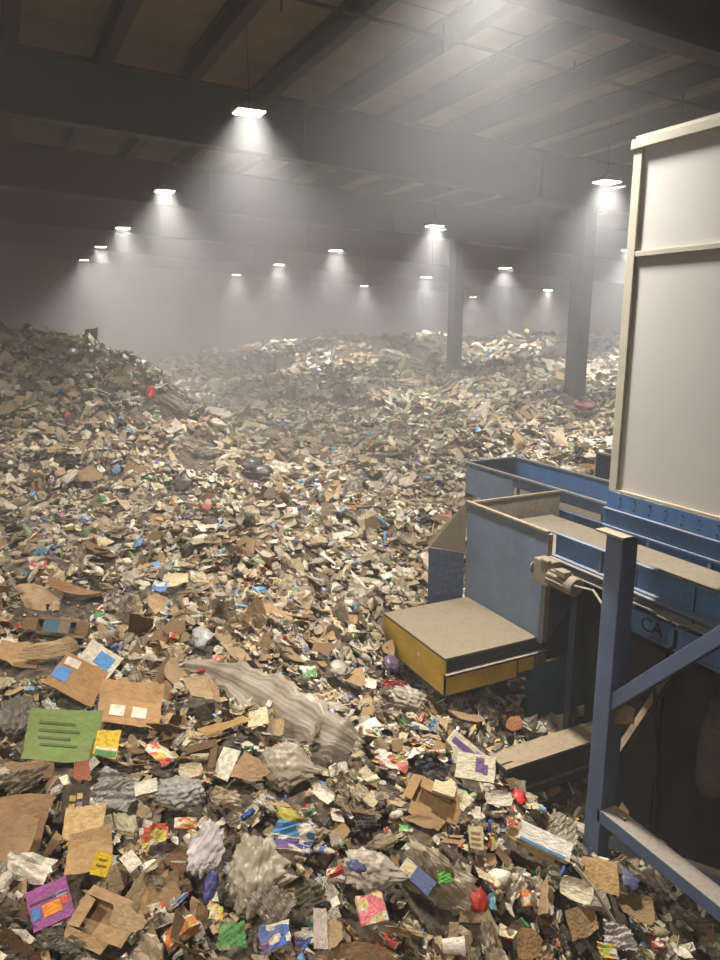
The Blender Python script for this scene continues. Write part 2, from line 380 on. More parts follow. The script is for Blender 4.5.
for y in (5.9, 3.3, .4):
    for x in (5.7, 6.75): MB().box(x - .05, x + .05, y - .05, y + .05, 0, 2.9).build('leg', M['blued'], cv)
tx = bpy.data.curves.new('stencil_letters', 'FONT'); tx.body = 'CA'; tx.size = .2; tx.extrude = .002
_t0 = bpy.data.objects.new('t', tx); COL.objects.link(_t0); bpy.context.view_layer.update(); _tm = bpy.data.meshes.new_from_object(_t0.evaluated_get(bpy.context.evaluated_depsgraph_get())); bpy.data.objects.remove(_t0); bpy.data.curves.remove(tx)
_tm.name = 'stencil_letters'; _tm.materials.clear(); _tm.materials.append(M['darkpaint']); to = bpy.data.objects.new('stencil_letters', _tm); COL.objects.link(to)
to.rotation_euler = (math.pi / 2, 0, -math.pi / 2); to.location = (5.608 - 6.3, 4.90 - 3.0, 2.55 - 1.5); to.parent = cv

# second, higher trough behind
tr = empty('infeed_trough', (7.6, 7.5, 2.4), label='higher blue steel trough with open rails behind the chute head', cat='conveyor')
MB().slab([(7.1, 8.9, 2.68), (7.1, 10.2, 2.68), (7.1, 10.2, 3.21), (7.1, 8.9, 3.21)], (1, 0, 0), .012).build('end_panel', M['blueg'], tr)
MB().box(7.1, 8.2, 10.2, 10.212, 2.6, 3.21).build('back_panel', M['blued'], tr)
MB().box(7.07, 7.13, 2.4, 10.22, 3.21, 3.24).build('top_rail', M['blueg'], tr)
MB().box(7.1, 8.2, 10.18, 10.23, 3.21, 3.24).build('top_rail', M['blueg'], tr)
MB().box(7.08, 7.12, 2.4, 8.9, 3.06, 3.21).build('upper_board', M['blued'], tr)
for a, b in ((7.6, 8.89), (6.2, 7.59), (3.9, 6.19)):
    channel(7.16, a, b, 2.70, 2.94, .06).build('side_rail', M['blue'], tr)
    channel(7.14, a, b, 2.40, 2.62, .06).build('lower_rail', M['blueg'], tr)
for y in (8.8, 7.9, 7.0, 6.2, 5.3, 4.4): MB().box(7.12, 7.15, y, y + .04, 2.65, 3.21).build('rib', M['blueg'], tr)
MB().box(7.18, 8.14, 2.4, 10.16, 2.70, 2.74).build('belt', M['belt'], tr)
MB().box(8.15, 8.162, 2.4, 10.18, 2.72, 3.21).build('far_board', M['blue'], tr)
MB().box(8.12, 8.19, 2.4, 10.22, 3.21, 3.24).build('top_rail', M['blueg'], tr)
MB().box(7.8, 8.13, 3.3, 7.6, 3.02, 3.04).build('cover_plate', M['belt'], tr)
MB().box(8.95, 8.98, 3.3, 9.05, 2.84, 3.42).build('outer_board', M['blued'], tr)
MB().box(8.92, 9.01, 3.3, 9.05, 3.42, 3.45).build('top_rail', M['greyst'], tr)
MB().box(8.2, 8.95, 3.3, 9.05, 2.84, 2.87).build('walkway_sheet', M['greyst'], tr)
for y in (9.8, 6.9, 3.3):
    for x in (7.22, 8.1): MB().box(x - .05, x + .05, y - .05, y + .05, 0, 2.68).build('leg', M['blued'], tr)
for y in (8.7, 3.6): MB().box(8.9, 9.0, y, y + .1, 0, 2.84).build('leg', M['blued'], tr)

# yellow-edged box in front of the chute
bx_ = empty('hydraulic_housing', (4.75, 6.9, 1.5), label='low square housing with dust-covered lid and scuffed yellow edges', cat='machine housing')
XA, XB, YA, YB, ZT = 4.10, 5.38, 6.18, 7.62, 1.97
MB().box(XA, XB + .0, YA, YB, ZT - .03, ZT).build('lid', M['dusttop'], bx_, bevel=.006)
MB().box(XA + .02, XB + .1, YA + .03, YA + .05, ZT - .19, ZT - .03).box(XA + .0, XB + .15, YA - .03, YA + .05, ZT - .215, ZT - .19).build('front_channel', M['blued'], bx_)
MB().box(XA, XA + .02, YA, YB, ZT - .45, ZT - .03).build('yellow_side', M['yellow'], bx_)
MB().box(XA, XB - .28, YA, YA + .02, ZT - .45, ZT - .215).build('yellow_front', M['yellow'], bx_)
MB().box(XB - .25, XB - .03, YA + .0, YA + .02, ZT - .40, ZT - .235).build('yellow_plate', M['yellow'], bx_)
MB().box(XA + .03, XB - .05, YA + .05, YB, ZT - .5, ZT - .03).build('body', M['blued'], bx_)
MB().box(XB - .02, XB + .18, YA + .02, YA + .2, ZT - .4, ZT - .23).build('end_bracket', M['rust'], bx_)
for (x, y) in ((XA + .22, YB - .3), (XA + .22, YA + .4), (XB - .2, YA + .4), (XB - .2, YB - .3)):
    MB().box(x - .05, x + .05, y - .05, y + .05, 0, ZT - .5).build('leg', M['blued'], bx_)
MB().tube([(XA - .004, 6.75, ZT - .16), (XA - .006, 6.72, ZT - .2), (XA - .004, 6.71, ZT - .3)], .006, 6).build('chalk_scratch', M['cabintrim'], bx_)

# the pit, with black sheets standing in for the shade below the conveyor
MB().box(5.45, 6.95, 6.40, 6.43, 1.505, 2.62).build('shade_end_screen', M['black'], cv)  # added black sheet, paints the darkness under the chute
MB().box(5.93, 5.96, -1.5, 5.9, .0, 2.45).build('shade_panel', M['black'], cv)  # added black sheet in place of the deep shade under the conveyor
for y in (4.8, 3.6, 2.4, 1.2): MB().box(5.90, 5.93, y, y + .05, .0, 2.25).build('shade_panel_rib', M['black'], cv)  # ribs of the added shade sheet, same black
pw = MB().box(5.45, 9.0, 6.36, 6.42, 0, 1.50).build('wall_pit_side', M['teal'], kind='structure')
pb = empty('pit_beam', (5.0, 5.6, 1.0), label='dusty steel beam lying across the pit beside the blue post', cat='beam')
MB().box(4.35, 6.6, 5.35, 5.67, 1.0, 1.03).box(4.35, 6.6, 5.45, 5.465, .68, 1.0).box(4.35, 6.6, 5.40, 5.67, .66, .68).build('web', M['rust'], pb)
MB().box(4.345, 4.5, 5.43, 5.45, .9, 1.03).build('end_plate', M['blue'], pb)
MB().box(4.5, 6.6, 5.43, 5.44, .55, .93).build('green_flap', plain('green_rubber', (44, 54, 34), rough=.9, var=.35), pb)
# rag and hoses in the dark below the conveyor
vs_ = []; fs_ = []
for i in range(9):
    for j in range(7):
        u, v = i / 8, j / 6
        wdt = .12 + .28 * u
        vs_.append((5.62 + .03 * math.sin(5 * v + 2 * u), 3.95 + wdt * (v - .5) + .03 * math.sin(4 * u), 2.25 - .95 * u - .12 * v * u + .03 * math.sin(9 * v)))
for i in range(8):
    for j in range(6): fs_.append((i * 7 + j, i * 7 + j + 1, (i + 1) * 7 + j + 1, (i + 1) * 7 + j))
rg = MB().add(vs_, fs_).build('hanging_rag', M['rag'], smooth=True, label='grey rag hanging below the conveyor right of the blue post', cat='rag')
md = rg.modifiers.new('s', 'SOLIDIFY'); md.thickness = .01
for k, (a, b, c_) in enumerate((((5.3, 4.4, 2.2), (5.35, 4.3, 1.3), (5.2, 4.15, .6)), ((5.9, 4.4, 2.6), (5.75, 3.9, 1.9), (5.7, 3.7, .3)), ((5.6, 3.5, 2.5), (5.5, 3.3, 1.5), (5.55, 3.1, .3)))):
    pts = []
    for i in range(9):
        t_ = i / 8; p = (1 - t_) ** 2 * np.array(a) + 2 * t_ * (1 - t_) * np.array(b) + t_ * t_ * np.array(c_); pts.append(p)
    MB().tube(pts, .018, 8).build('hose', M['black'], smooth=True, label=['black hose hanging just behind the blue post', 'black hose hanging behind the grey rag', 'black hose hanging nearest the camera below the conveyor'][k], cat='hose', group='hoses below the conveyor')

# wall lamp, pipe on the far wall
wl = empty('wall_beacon', (36.8, 45.4, 4.92), label='small glowing orange lamp on the far wall beyond the back mound', cat='lamp')
MB().box(36.85, 37.0, 45.2, 45.6, 4.72, 5.12).build('housing', M['lampbody'], wl)
MB().box(36.78, 36.85, 45.25, 45.55, 4.77, 5.07).build('lens', plain('orange_lens', (255, 150, 90), emit=(255, 120, 55), es=14), wl)

# ------------------------------------------------------------ the heap: ground height of the waste
def at_z(px, py, z):
    d = ray(px, py); return CAM + d * ((z - CAM[2]) / d[2])
def at_d(px, py, dep): return CAM + ray(px, py) * dep
CP = []
for px, py, dep in [(-60,960,3.8),(0,960,3.9),(180,960,4.1),(360,960,4.4),(500,960,4.85),(650,960,5.55),(0,860,4.6),(250,860,4.75),(500,860,5.35),(585,868,5.7),
                    (0,780,5.25),(200,780,5.4),(400,780,5.95),(500,785,6.3),(0,690,6.5),(250,700,6.6),(400,720,7.3),(0,600,8.4),(200,600,8.6),(380,600,9.9),(340,650,8.3),
                    (0,540,10.2),(200,550,10.3),(400,540,11.6),(0,500,11.8),(200,500,12.6),(440,500,13.4),(0,470,13.0),(100,462,13.6),(50,420,15.2),(130,420,15.6),(180,450,15.0),
                    (20,342,18.0),(-80,340,18.0),(-200,345,18),(90,351,18.0),(140,367,18.0),(185,390,17.6),(265,462,16.0),(80,380,16.9),
                    (320,460,16.5),(430,460,16.0),(530,450,16.6),(300,420,23.0),(400,425,21.5),(500,430,19.5),(600,440,17.5),(230,400,27.0),(300,395,27),(420,395,26),(520,400,24.5),(600,400,22.5),
                    (200,376,33),(260,368,34),(325,354,34),(390,352,34),(450,353,33.5),(500,358,32.5),(540,362,31.5),(575,360,30.5),(615,356,29.5),(700,343,28.5),(800,345,27),
                    (262,392,29),(240,400,27),(285,440,20),(225,418,17.2),(250,440,16.8),(600,842,7.0),(570,812,7.2),(640,885,6.9),(560,832,5.95),(600,868,5.7),(650,908,5.5),(660,860,7.2),(560,790,7.3),(700,900,6.8),(700,840,7.5),(640,460,15.5),(700,470,14.5),(-120,600,8),(-120,500,11.5),(-120,430,14.5)]:
    CP.append(at_d(px, py, dep))
for x, y, z in [(-3,1,2.6),(-3,4,2.6),(-6,9,2.7),(-8,14,4.0),(-8,20,5.0),(-4,22,4.6),(-1,24,3.8),(2,26,2.6),(5,24,2.3),(0,34,2.2),(6,36,2.6),(14,40,4.2),(22,38,4.5),(30,34,4.6),(34,28,4.6),(34,18,4.0),(26,12,3.6),
                (0,0,2.2),(2,1.5,1.6),(3.2,2.2,.9),(4.2,2.6,.4),(4.0,.5,.2),(1.5,-2,.8),(-5,-3,2.2),(5.5,2,.3),(5.6,4.4,.35),(5.2,5.4,.55),(5.8,5.8,.7),(6.5,3,.4),(8,4,.4),(4.5,6.6,1.15),(4.0,6.9,1.45),
                (5.2,7.3,.9),(5.0,7.2,1.1),(6.2,8,1.2),(7.5,7,1.0),(8.5,9,2.0),(7,10.3,2.4),(5.4,9.2,2.0),(10,7,1.6),(10,2,.4),(14,4,1.0),(12,10,2.4),(30,4,1.5),(16,-3,.5),(36,50,2.5),(16,54,3.0),(-8,50,3.5),(-8,40,4.2)]:
    CP.append(np.array([x, y, z], float))
CP = np.array(CP)
def tps(a, b):
    r2 = ((a[:, None, :] - b[None, :, :]) ** 2).sum(-1); return .5 * r2 * np.log(r2 + 1e-9)
A_ = CP[:, :2] / 10.0; n_ = len(A_)
K = tps(A_, A_) + np.eye(n_) * 2e-4; P_ = np.c_[np.ones(n_), A_]
sol = np.linalg.solve(np.r_[np.c_[K, P_], np.c_[P_.T, np.zeros((3, 3))]], np.r_[CP[:, 2], np.zeros(3)])
GS = .1; gx = np.arange(-9, 37.01, GS); gy = np.arange(-4.5, 56.01, GS)
_cx = np.arange(-9, 37.6, .5); _cy = np.arange(-4.5, 56.6, .5)
gg = np.stack(np.meshgrid(_cx, _cy, indexing='ij'), -1).reshape(-1, 2) / 10.0
hc = (tps(gg, A_) @ sol[:n_] + np.c_[np.ones(len(gg)), gg] @ sol[n_:]).reshape(len(_cx), len(_cy))
def bil(H, x0, y0, s, x, y):
    fx = np.clip((x - x0) / s, 0, H.shape[0] - 1.001); fy = np.clip((y - y0) / s, 0, H.shape[1] - 1.001)
    i = fx.astype(int); j = fy.astype(int); u = fx - i; v = fy - j
    return H[i, j] * (1 - u) * (1 - v) + H[i + 1, j] * u * (1 - v) + H[i, j + 1] * (1 - u) * v + H[i + 1, j + 1] * u * v
XX, YY = np.meshgrid(gx, gy, indexing='ij')
Hh = bil(hc, -9, -4.5, .5, XX, YY)
def vnoise(x, y, s, seed):
    r = np.random.RandomState(seed); g = r.rand(200, 200) - .5
    fx = (x / s) % 190; fy = (y / s) % 190; i = fx.astype(int); j = fy.astype(int); u = fx - i; v = fy - j
    u = u * u * (3 - 2 * u); v = v * v * (3 - 2 * v)
    return g[i, j] * (1 - u) * (1 - v) + g[i + 1, j] * u * (1 - v) + g[i, j + 1] * (1 - u) * v + g[i + 1, j + 1] * u * v
dist = np.sqrt(XX ** 2 + YY ** 2)
Hh = Hh + vnoise(XX + 50, YY + 50, 1.9, 1) * np.clip(dist / 40, .1, .55) + vnoise(XX + 50, YY + 50, .62, 2) * np.clip(.08 + dist / 45, 0, .5) + vnoise(XX + 50, YY + 50, .3, 3) * np.clip(.08 + dist / 90, 0, .28)
Hh = np.clip(Hh, .02, 5.45)
# the left mound falls away steeply on its right side
_A, _B = at_d(140, 360, 18.2), at_d(266, 460, 15.8); _u = (_B - _A)[:2]; _L = np.linalg.norm(_u); _u /= _L
_t = (XX - _A[0]) * _u[0] + (YY - _A[1]) * _u[1]; _s = (XX - _A[0]) * -_u[1] + (YY - _A[1]) * _u[0]
if _s[int((20 + 9) / GS), int((16 + 4.5) / GS)] < 0: _s = -_s
_zl = _A[2] + (_B[2] - _A[2]) * np.clip(_t / _L, -.6, 1) ** 1.0
_cap = np.maximum(_zl - .95 * np.maximum(_s, 0), 2.45) + vnoise(XX + 50, YY + 50, .8, 5) * .4
Hh = np.where((_s > 0) & (_s < 9) & (_t > -6) & (_t < _L + .5), np.minimum(Hh, _cap), Hh)
_pm = (XX > 3.95) & (XX < 5.6) & (YY > 6.05) & (YY < 7.8); Hh = np.where(_pm, np.minimum(Hh, 1.2), Hh); _pm = (XX > 4.6) & (YY > 2) & (YY < 5.3); Hh = np.where(_pm, np.minimum(Hh, .35 + .1 * (5.3 - YY)), Hh)
_pm = (XX > 6.9) & (XX < 9.1) & (YY > 2) & (YY < 10.4); Hh = np.where(_pm, np.minimum(Hh, 2.2), Hh)
_k = 3.8 + (3.9 - YY) * .3; _pm = (YY < 5.6) & (YY > -2); Hh = np.where(_pm, np.minimum(Hh, np.maximum(.08 + 0 * XX, 1.5 - 2.2 * (XX - _k))), Hh)
def hgt(x, y): return bil(Hh, -9, -4.5, GS, np.asarray(x, float), np.asarray(y, float))
def nrm(x, y, e=.25):
    dx = (hgt(x + e, y) - hgt(x - e, y)) / (2 * e); dy = (hgt(x, y + e) - hgt(x, y - e)) / (2 * e)
    n = np.stack([-dx, -dy, np.ones_like(dx)], -1); return n / np.linalg.norm(n, axis=-1, keepdims=True)
def hit(px, py):
    d = ray(px, py); ts = np.arange(2.5, 60, .03); P = CAM[None] + d[None] * ts[:, None]
    k = np.nonzero(P[:, 2] < hgt(P[:, 0], P[:, 1]))[0]
    return P[k[0]] if len(k) else P[-1]

# ground mesh of the heap (coarser far away, in two sheets)
def attr_mesh(name, V, F, mats, col=None, lc=None, smooth=False):
    me = bpy.data.meshes.new(name)
    V = np.asarray(V, np.float32); F = np.asarray(F, np.int32)
    me.vertices.add(len(V)); me.vertices.foreach_set('co', V.ravel())
    k = F.shape[1]
    me.loops.add(F.size); me.loops.foreach_set('vertex_index', F.ravel())
    me.polygons.add(len(F)); me.polygons.foreach_set('loop_start', np.arange(0, F.size, k, dtype=np.int32))
    me.update(calc_edges=True)
    if col is not None:
        a = me.attributes.new('col', 'FLOAT_VECTOR', 'POINT'); a.data.foreach_set('vector', np.asarray(col, np.float32).ravel())
    if lc is not None:
        a = me.attributes.new('lc', 'FLOAT_VECTOR', 'POINT'); a.data.foreach_set('vector', np.asarray(lc, np.float32).ravel())
    me.polygons.foreach_set('use_smooth', np.full(len(F), smooth))
    for m_ in mats: me.materials.append(m_)
    me.validate(); me.update()
    return me
def heap_mat():
    m, t, out = nodes('compacted_waste')
    geo = N(t, 'ShaderNodeNewGeometry')
    v = N(t, 'ShaderNodeTexVoronoi', i_Scale=9.0); t.links.new(geo.outputs['Position'], v.inputs['Vector'])
    n2 = N(t, 'ShaderNodeTexNoise', i_Scale=14.0, i_Detail=8.0); t.links.new(geo.outputs['Position'], n2.inputs['Vector'])
    c = mixc(t, ramp(t, n2.outputs[0], .35, .7), lin((42, 35, 29)), lin((98, 83, 66)))
    bs = N(t, 'ShaderNodeBsdfPrincipled'); bs.inputs['Roughness'].default_value = .9
    t.links.new(c, bs.inputs['Base Color']); bp = N(t, 'ShaderNodeBump', i_Strength=.8, i_Distance=.05)
    t.links.new(n2.outputs[0], bp.inputs['Height']); t.links.new(bp.outputs[0], bs.inputs['Normal']); t.links.new(bs.outputs[0], out.inputs[0]); return m
st_ = 2
sub_x = gx[::st_]; sub_y = gy[::st_]
GX, GY_ = np.meshgrid(sub_x, sub_y, indexing='ij'); nx_, ny_ = GX.shape
V_ = np.stack([GX, GY_, hgt(GX, GY_) - .05], -1).reshape(-1, 3)
ii, jj = np.meshgrid(np.arange(nx_ - 1), np.arange(ny_ - 1), indexing='ij'); q = (ii * ny_ + jj).ravel()
me = attr_mesh('waste_heap', V_, np.stack([q, q + ny_, q + ny_ + 1, q + 1], -1), [heap_mat()], smooth=True)
link('waste_heap', me, kind='stuff', label='compacted dark brown mass of mixed waste beneath the loose pieces')

# ------------------------------------------------------------ shapes of the waste pieces (unit size, lying in the xy plane)
def tri_grid(nu, nv):
    i, j = np.meshgrid(np.arange(nu - 1), np.arange(nv - 1), indexing='ij'); q = (i * nv + j).ravel()
    return np.concatenate([np.stack([q, q + nv, q + nv + 1], -1), np.stack([q, q + nv + 1, q + 1], -1)])
def folds(P, r, n, amp, sharp=True):
    """kinks along random lines"""
    P = P.copy()
    for _ in range(n):
        a = r.uniform(0, 2 * math.pi); c_, s_ = math.cos(a), math.sin(a); o = r.uniform(-.5, .5)
        d = P[:, 0] * c_ + P[:, 1] * s_ - o
        P[:, 2] += (np.abs(d) if sharp else np.sin(d * 6)) * amp * r.uniform(-1, 1)
    P[:, 2] -= P[:, 2].mean(); return P
def outline(nu, nv, r, aspect, ragged, skew=.25):
    u, v = np.meshgrid(np.linspace(-1, 1, nu), np.linspace(-1, 1, nv), indexing='ij')
    c = r.uniform(-skew, skew, (4, 2))
    w4 = [(1 - u) * (1 - v) / 4, (1 + u) * (1 - v) / 4, (1 + u) * (1 + v) / 4, (1 - u) * (1 + v) / 4]
    x = u + sum(w * c[k, 0] for k, w in enumerate(w4)); y = v + sum(w * c[k, 1] for k, w in enumerate(w4))
    edge = np.maximum(np.abs(u), np.abs(v)) > .99
    x = x + edge * r.uniform(-ragged, ragged, x.shape) * 1.0; y = y + edge * r.uniform(-ragged, ragged, y.shape)
    return np.stack([x * .5, y * .5 * aspect, np.zeros_like(x)], -1).reshape(-1, 3)
def thick(P, F, nu, nv, t):
    n = len(P); B = P.copy(); B[:, 2] -= t
    idx = np.arange(n).reshape(nu, nv)
    ring = list(idx[:, 0]) + list(idx[-1, 1:]) + list(idx[::-1, -1][1:]) + list(idx[0, ::-1][1:-1])
    S_ = []
    for a in range(len(ring)):
        b = (a + 1) % len(ring); S_ += [(ring[a], ring[b], ring[b] + n), (ring[a], ring[b] + n, ring[a] + n)]
    return np.r_[P, B], np.r_[F, F[:, ::-1] + n, np.array(S_)]
def p_card(r, hi):
    nu, nv = (7, 6) if hi else (3, 3); P = outline(nu, nv, r, r.uniform(.35, .95), .07 if hi else .2, .5)
    u, v = P[:, 0] * 2, P[:, 1] * 2; P[:, 0] *= 1 - r.uniform(0, .3) * v * v; P[:, 1] *= 1 - r.uniform(-.1, .35) * u * u + r.uniform(-.15, .15) * np.sin(4 * u)
    P = folds(P, r, 2, .22)
    if r.rand() < .55:
        a = r.uniform(0, 6.28); d = P[:, 0] * math.cos(a) + P[:, 1] * math.sin(a) - r.uniform(.0, .3); m_ = np.maximum(d, 0)
        P[:, 2] += m_ * r.uniform(-1.2, 1.4); P[:, 0] -= m_ * .4 * math.cos(a); P[:, 1] -= m_ * .4 * math.sin(a)
    P[:, 2] += r.uniform(.05, .18) * (P[:, 0] * math.cos(1.3) + P[:, 1]) ** 2
    P = folds(P, r, 3, .07); return thick(P, tri_grid(nu, nv), nu, nv, .014)
def p_box(r, hi):
    """crushed open carton: four walls leaning, flaps out"""
    V = []; F = []; w, d, h = .5, r.uniform(.3, .45), r.uniform(.16, .3)
    lean = r.uniform(-.18, .18, 2)
    b = [(-w, -d), (w, -d), (w, d), (-w, d)]; b = [(x + r.uniform(-.06, .06), y + r.uniform(-.06, .06)) for x, y in b]
    V += [(x, y, 0) for x, y in b] + [(x + lean[0] * (1 if k < 2 else .6), y + lean[1], h * r.uniform(.6, 1.1)) for k, (x, y) in enumerate(b)]
    F += [(0, 2, 1), (0, 3, 2)]
    for k in range(4): a, c_ = k, (k + 1) % 4; F += [(a, c_, c_ + 4), (a, c_ + 4, a + 4)]
    for k in range(4):
        a, c_ = 4 + k, 4 + (k + 1) % 4
        A, C = np.array(V[a]), np.array(V[c_]); dirn = np.array([A[1] - C[1], C[0] - A[0], 0.0]); dirn /= -np.linalg.norm(dirn) * 1.0
        o = dirn * .26 * (1 if r.rand() < .7 else -1) + np.array([0, 0, r.uniform(-.15, .12)])
        s = len(V); V += [tuple(A + o + (C - A) * .06), tuple(C + o - (C - A) * .06)]; F += [(a, c_, s + 1), (a, s + 1, s)]
    return np.array(V, float), np.array(F)
def ico(sub_):
    bm = bmesh.new(); bmesh.ops.create_icosphere(bm, subdivisions=sub_, radius=.5)
    V = np.array([v.co[:] for v in bm.verts]); F = np.array([[v.index for v in f.verts] for f in bm.faces]); bm.free(); return V, F
ICO = {k: ico(k) for k in (1, 2, 3, 4, 5)}
def p_bag(r, hi, lv=None):
    V, F = ICO[lv or (3 if hi else (2 if r.rand() < .4 else 1))]; V = V.copy(); n = V / .5; rad = np.ones(len(V)); big = (lv or 0) >= 4
    for k in range(10 if big else (7 if hi else 4)):
        d = r.normal(size=3); d /= np.linalg.norm(d); fr_ = r.uniform(2.0, 11.0 if big else (7.0 if hi else 4)); w_ = r.normal(size=3) * .8
        rad -= (.085 if big else .13) * np.abs(np.sin(fr_ * (n @ d) + 1.2 * np.sin(n @ w_ * 2) + r.uniform(0, 6)))
    if lv == 5:
        for k in range(14):
            d = r.normal(size=3); d /= np.linalg.norm(d); fr_ = r.uniform(9, 30); rad += (.22 if k % 3 else -.14) / fr_ * 2 * np.abs(np.sin(fr_ * (n @ d) + 1.5 * np.sin(3 * n @ r.normal(size=3)) + r.uniform(0, 6)))
    rad += r.uniform(-.05, .05, len(V)) * (.25 if big else (1.3 if hi else 4))
    V = V * (rad + .28)[:, None]; V[:, 0] *= r.uniform(1.0, 1.9); V[:, 1] *= r.uniform(.5, 1.0); V[:, 2] *= r.uniform(.3, .6)
    if hi and r.rand() < .5:   # gathered neck
        m_ = np.clip((V[:, 0] - .32) / .3, 0, 1); V[:, 0] += m_ * .3; V[:, 1] *= 1 - .7 * m_; V[:, 2] *= 1 - .6 * m_
    return V, F
def p_film(r, hi, nu=None, nv=None):
    nu, nv = (nu, nv) if nu else ((13, 9) if hi else (4, 3)); P = outline(nu, nv, r, r.uniform(.4, .8), .12, .4)
    for k in range(6 if hi else 2):
        a = r.uniform(-.7, .7); c_, s_ = math.cos(a), math.sin(a)
        P[:, 2] += r.uniform(.02, .07) * np.abs(np.sin((P[:, 0] * s_ + P[:, 1] * c_) * r.uniform(5, 22) + r.uniform(0, 6)))
    P = folds(P, r, 3, .25); P[:, 2] += r.uniform(-.02, .02, len(P)); return P, tri_grid(nu, nv)
def p_paper(r, hi):
    nu, nv = (5, 5) if hi else (3, 3); P = outline(nu, nv, r, r.uniform(.6, .8), .02, .08)
    P = folds(P, r, 3, .22); P = folds(P, r, 4, .07); return P, tri_grid(nu, nv)
def p_wrap(r, hi):
    nu, nv = (7, 5) if hi else (3, 3); P = outline(nu, nv, r, r.uniform(.4, .7), .1, .25)
    P = folds(P, r, 4, .28); P[:, 2] += r.uniform(-.05, .05, len(P)); return P, tri_grid(nu, nv)
def lathe(prof, n, squash=1.0, r=None, dent=0):
    V = []; F = []
    for i, (x, rad) in enumerate(prof):
        for j in range(n):
            t_ = 2 * math.pi * j / n; k = 1.0
            if dent and r is not None: k = 1 - dent * max(0, math.sin(i * 1.7 + j * 1.3 + r.uniform(-.3, .3)))
            V.append((x, rad * k * math.cos(t_), rad * k * math.sin(t_) * squash))
    for i in range(len(prof) - 1):
        for j in range(n):
            a, b = i * n + j, i * n + (j + 1) % n; F += [(a, b, b + n), (a, b + n, a + n)]
    for e, s in ((0, 1), (len(prof) - 1, -1)):
        c_ = len(V); V.append((prof[e][0], 0, 0)); b0 = e * n
        for j in range(n): F.append((c_, b0 + (j + 1) % n, b0 + j) if s > 0 else (c_, b0 + j, b0 + (j + 1) % n))
    return np.array(V, float), np.array(F)
def p_bottle(r, hi):
    return lathe([(-.5, .10), (-.48, .15), (-.3, .155), (-.27, .14), (-.24, .155), (0, .155), (.03, .14), (.06, .155), (.2, .15), (.33, .09), (.40, .055), (.46, .05)] if hi else [(-.5, .13), (0, .16), (.2, .15), (.4, .05), (.46, .05)], 12 if hi else 5, r.uniform(.5, .95), r, .16)
def p_jug(r, hi):
    V, F = lathe([(-.5, .20), (-.46, .26), (-.2, .27), (.1, .26), (.25, .20), (.36, .09), (.42, .075), (.45, .075)] if hi else [(-.5, .24), (-.1, .27), (.2, .22), (.42, .08)], 12 if hi else 5, .8, r, .2)
    return V, F
def p_can(r, hi):
    return lathe([(-.5, .20), (-.47, .25), (-.2, .25), (.0, .21), (.2, .25), (.44, .25), (.5, .19), (.485, .18)] if hi else [(-.5, .24), (0, .2), (.5, .24)], 12 if hi else 6, r.uniform(.45, .9), r, .2)
def p_cup(r, hi):
    return lathe([(-.5, .22), (-.49, .235), (0, .28), (.2, .27), (.45, .33), (.48, .35), (.5, .33), (.47, .315), (-.4, .21)] if hi else [(-.5, .22), (.5, .34), (.45, .3)], 14 if hi else 6, r.uniform(.5, .95), r, .10)
def p_tray(r, hi):
    nu, nv = (7, 7) if hi else (4, 4); u, v = np.meshgrid(np.linspace(-1, 1, nu), np.linspace(-1, 1, nv), indexing='ij')
    e = np.maximum(np.abs(u), np.abs(v)); a = np.arctan2(v, u); rr = e * (1 / np.maximum(np.abs(np.cos(a)), np.abs(np.sin(a)))) ** -.0
    z = np.clip((e - .55) / .3, 0, 1) * .12; rnd_ = (np.abs(u) * np.abs(v)) * .16
    P = np.stack([.5 * u * (1 - rnd_), .36 * v * (1 - rnd_), z], -1).reshape(-1, 3); P = folds(P, r, 1, .2); P += r.uniform(-.01, .01, P.shape)
    return thick(P, tri_grid(nu, nv), nu, nv, .02)
def p_carton(r, hi):
    """small printed box, partly crushed"""
    n = 3; w, d, h = .5, r.uniform(.25, .36), r.uniform(.06, .16)
    bm = bmesh.new(); bmesh.ops.create_cube(bm, size=1.0)
    if hi: bmesh.ops.subdivide_edges(bm, edges=bm.edges[:], cuts=2, use_grid_fill=True)
    bmesh.ops.triangulate(bm, faces=bm.faces[:]); V = np.array([v.co[:] for v in bm.verts]); F = np.array([[v.index for v in f.verts] for f in bm.faces]); bm.free()
    V = V * np.array([2 * w, 2 * d, 2 * h]); V = folds(V, r, 2, .2); V += r.uniform(-.02, .02, V.shape) * (1 if hi else 2); return V, F
def p_strap(r, hi):
    n = 12 if hi else 5; t_ = np.linspace(-.5, .5, n); a = r.uniform(-1.5, 1.5); b = r.uniform(1, 5)
    x = t_; y = .12 * np.sin(b * t_ + a) + .1 * a * t_ ** 2; z = .08 * np.sin(b * 1.7 * t_); wd = .022
    P = np.stack([np.stack([x, y - wd, z], -1), np.stack([x, y + wd, z + .01], -1)], 1).reshape(-1, 3); F = tri_grid(n, 2)
    return thick(P, F, n, 2, .006)
def p_news(r, hi):
    V, F = p_paper(r, hi); n = len(V); V2 = V.copy(); V2[:, :2] = V2[:, :2] @ np.array([[.95, .3], [-.3, .95]]); V2[:, 2] += .03; V2[:, 0] += .08
    return np.r_[V, V2], np.r_[F, F + n]
def p_scrap(r, hi):
    k = r.randint(5, 8); a = np.sort(r.uniform(0, 6.28, k)) + .2; rr = r.uniform(.25, .6, k); V = np.c_[np.cos(a) * rr, np.sin(a) * rr * r.uniform(.3, 1), r.uniform(-.22, .22, k)]
    V = np.r_[[[0, 0, r.uniform(-.1, .25)]], V]; F = np.array([(0, 1 + i, 1 + (i + 1) % k) for i in range(k)]); return V, F

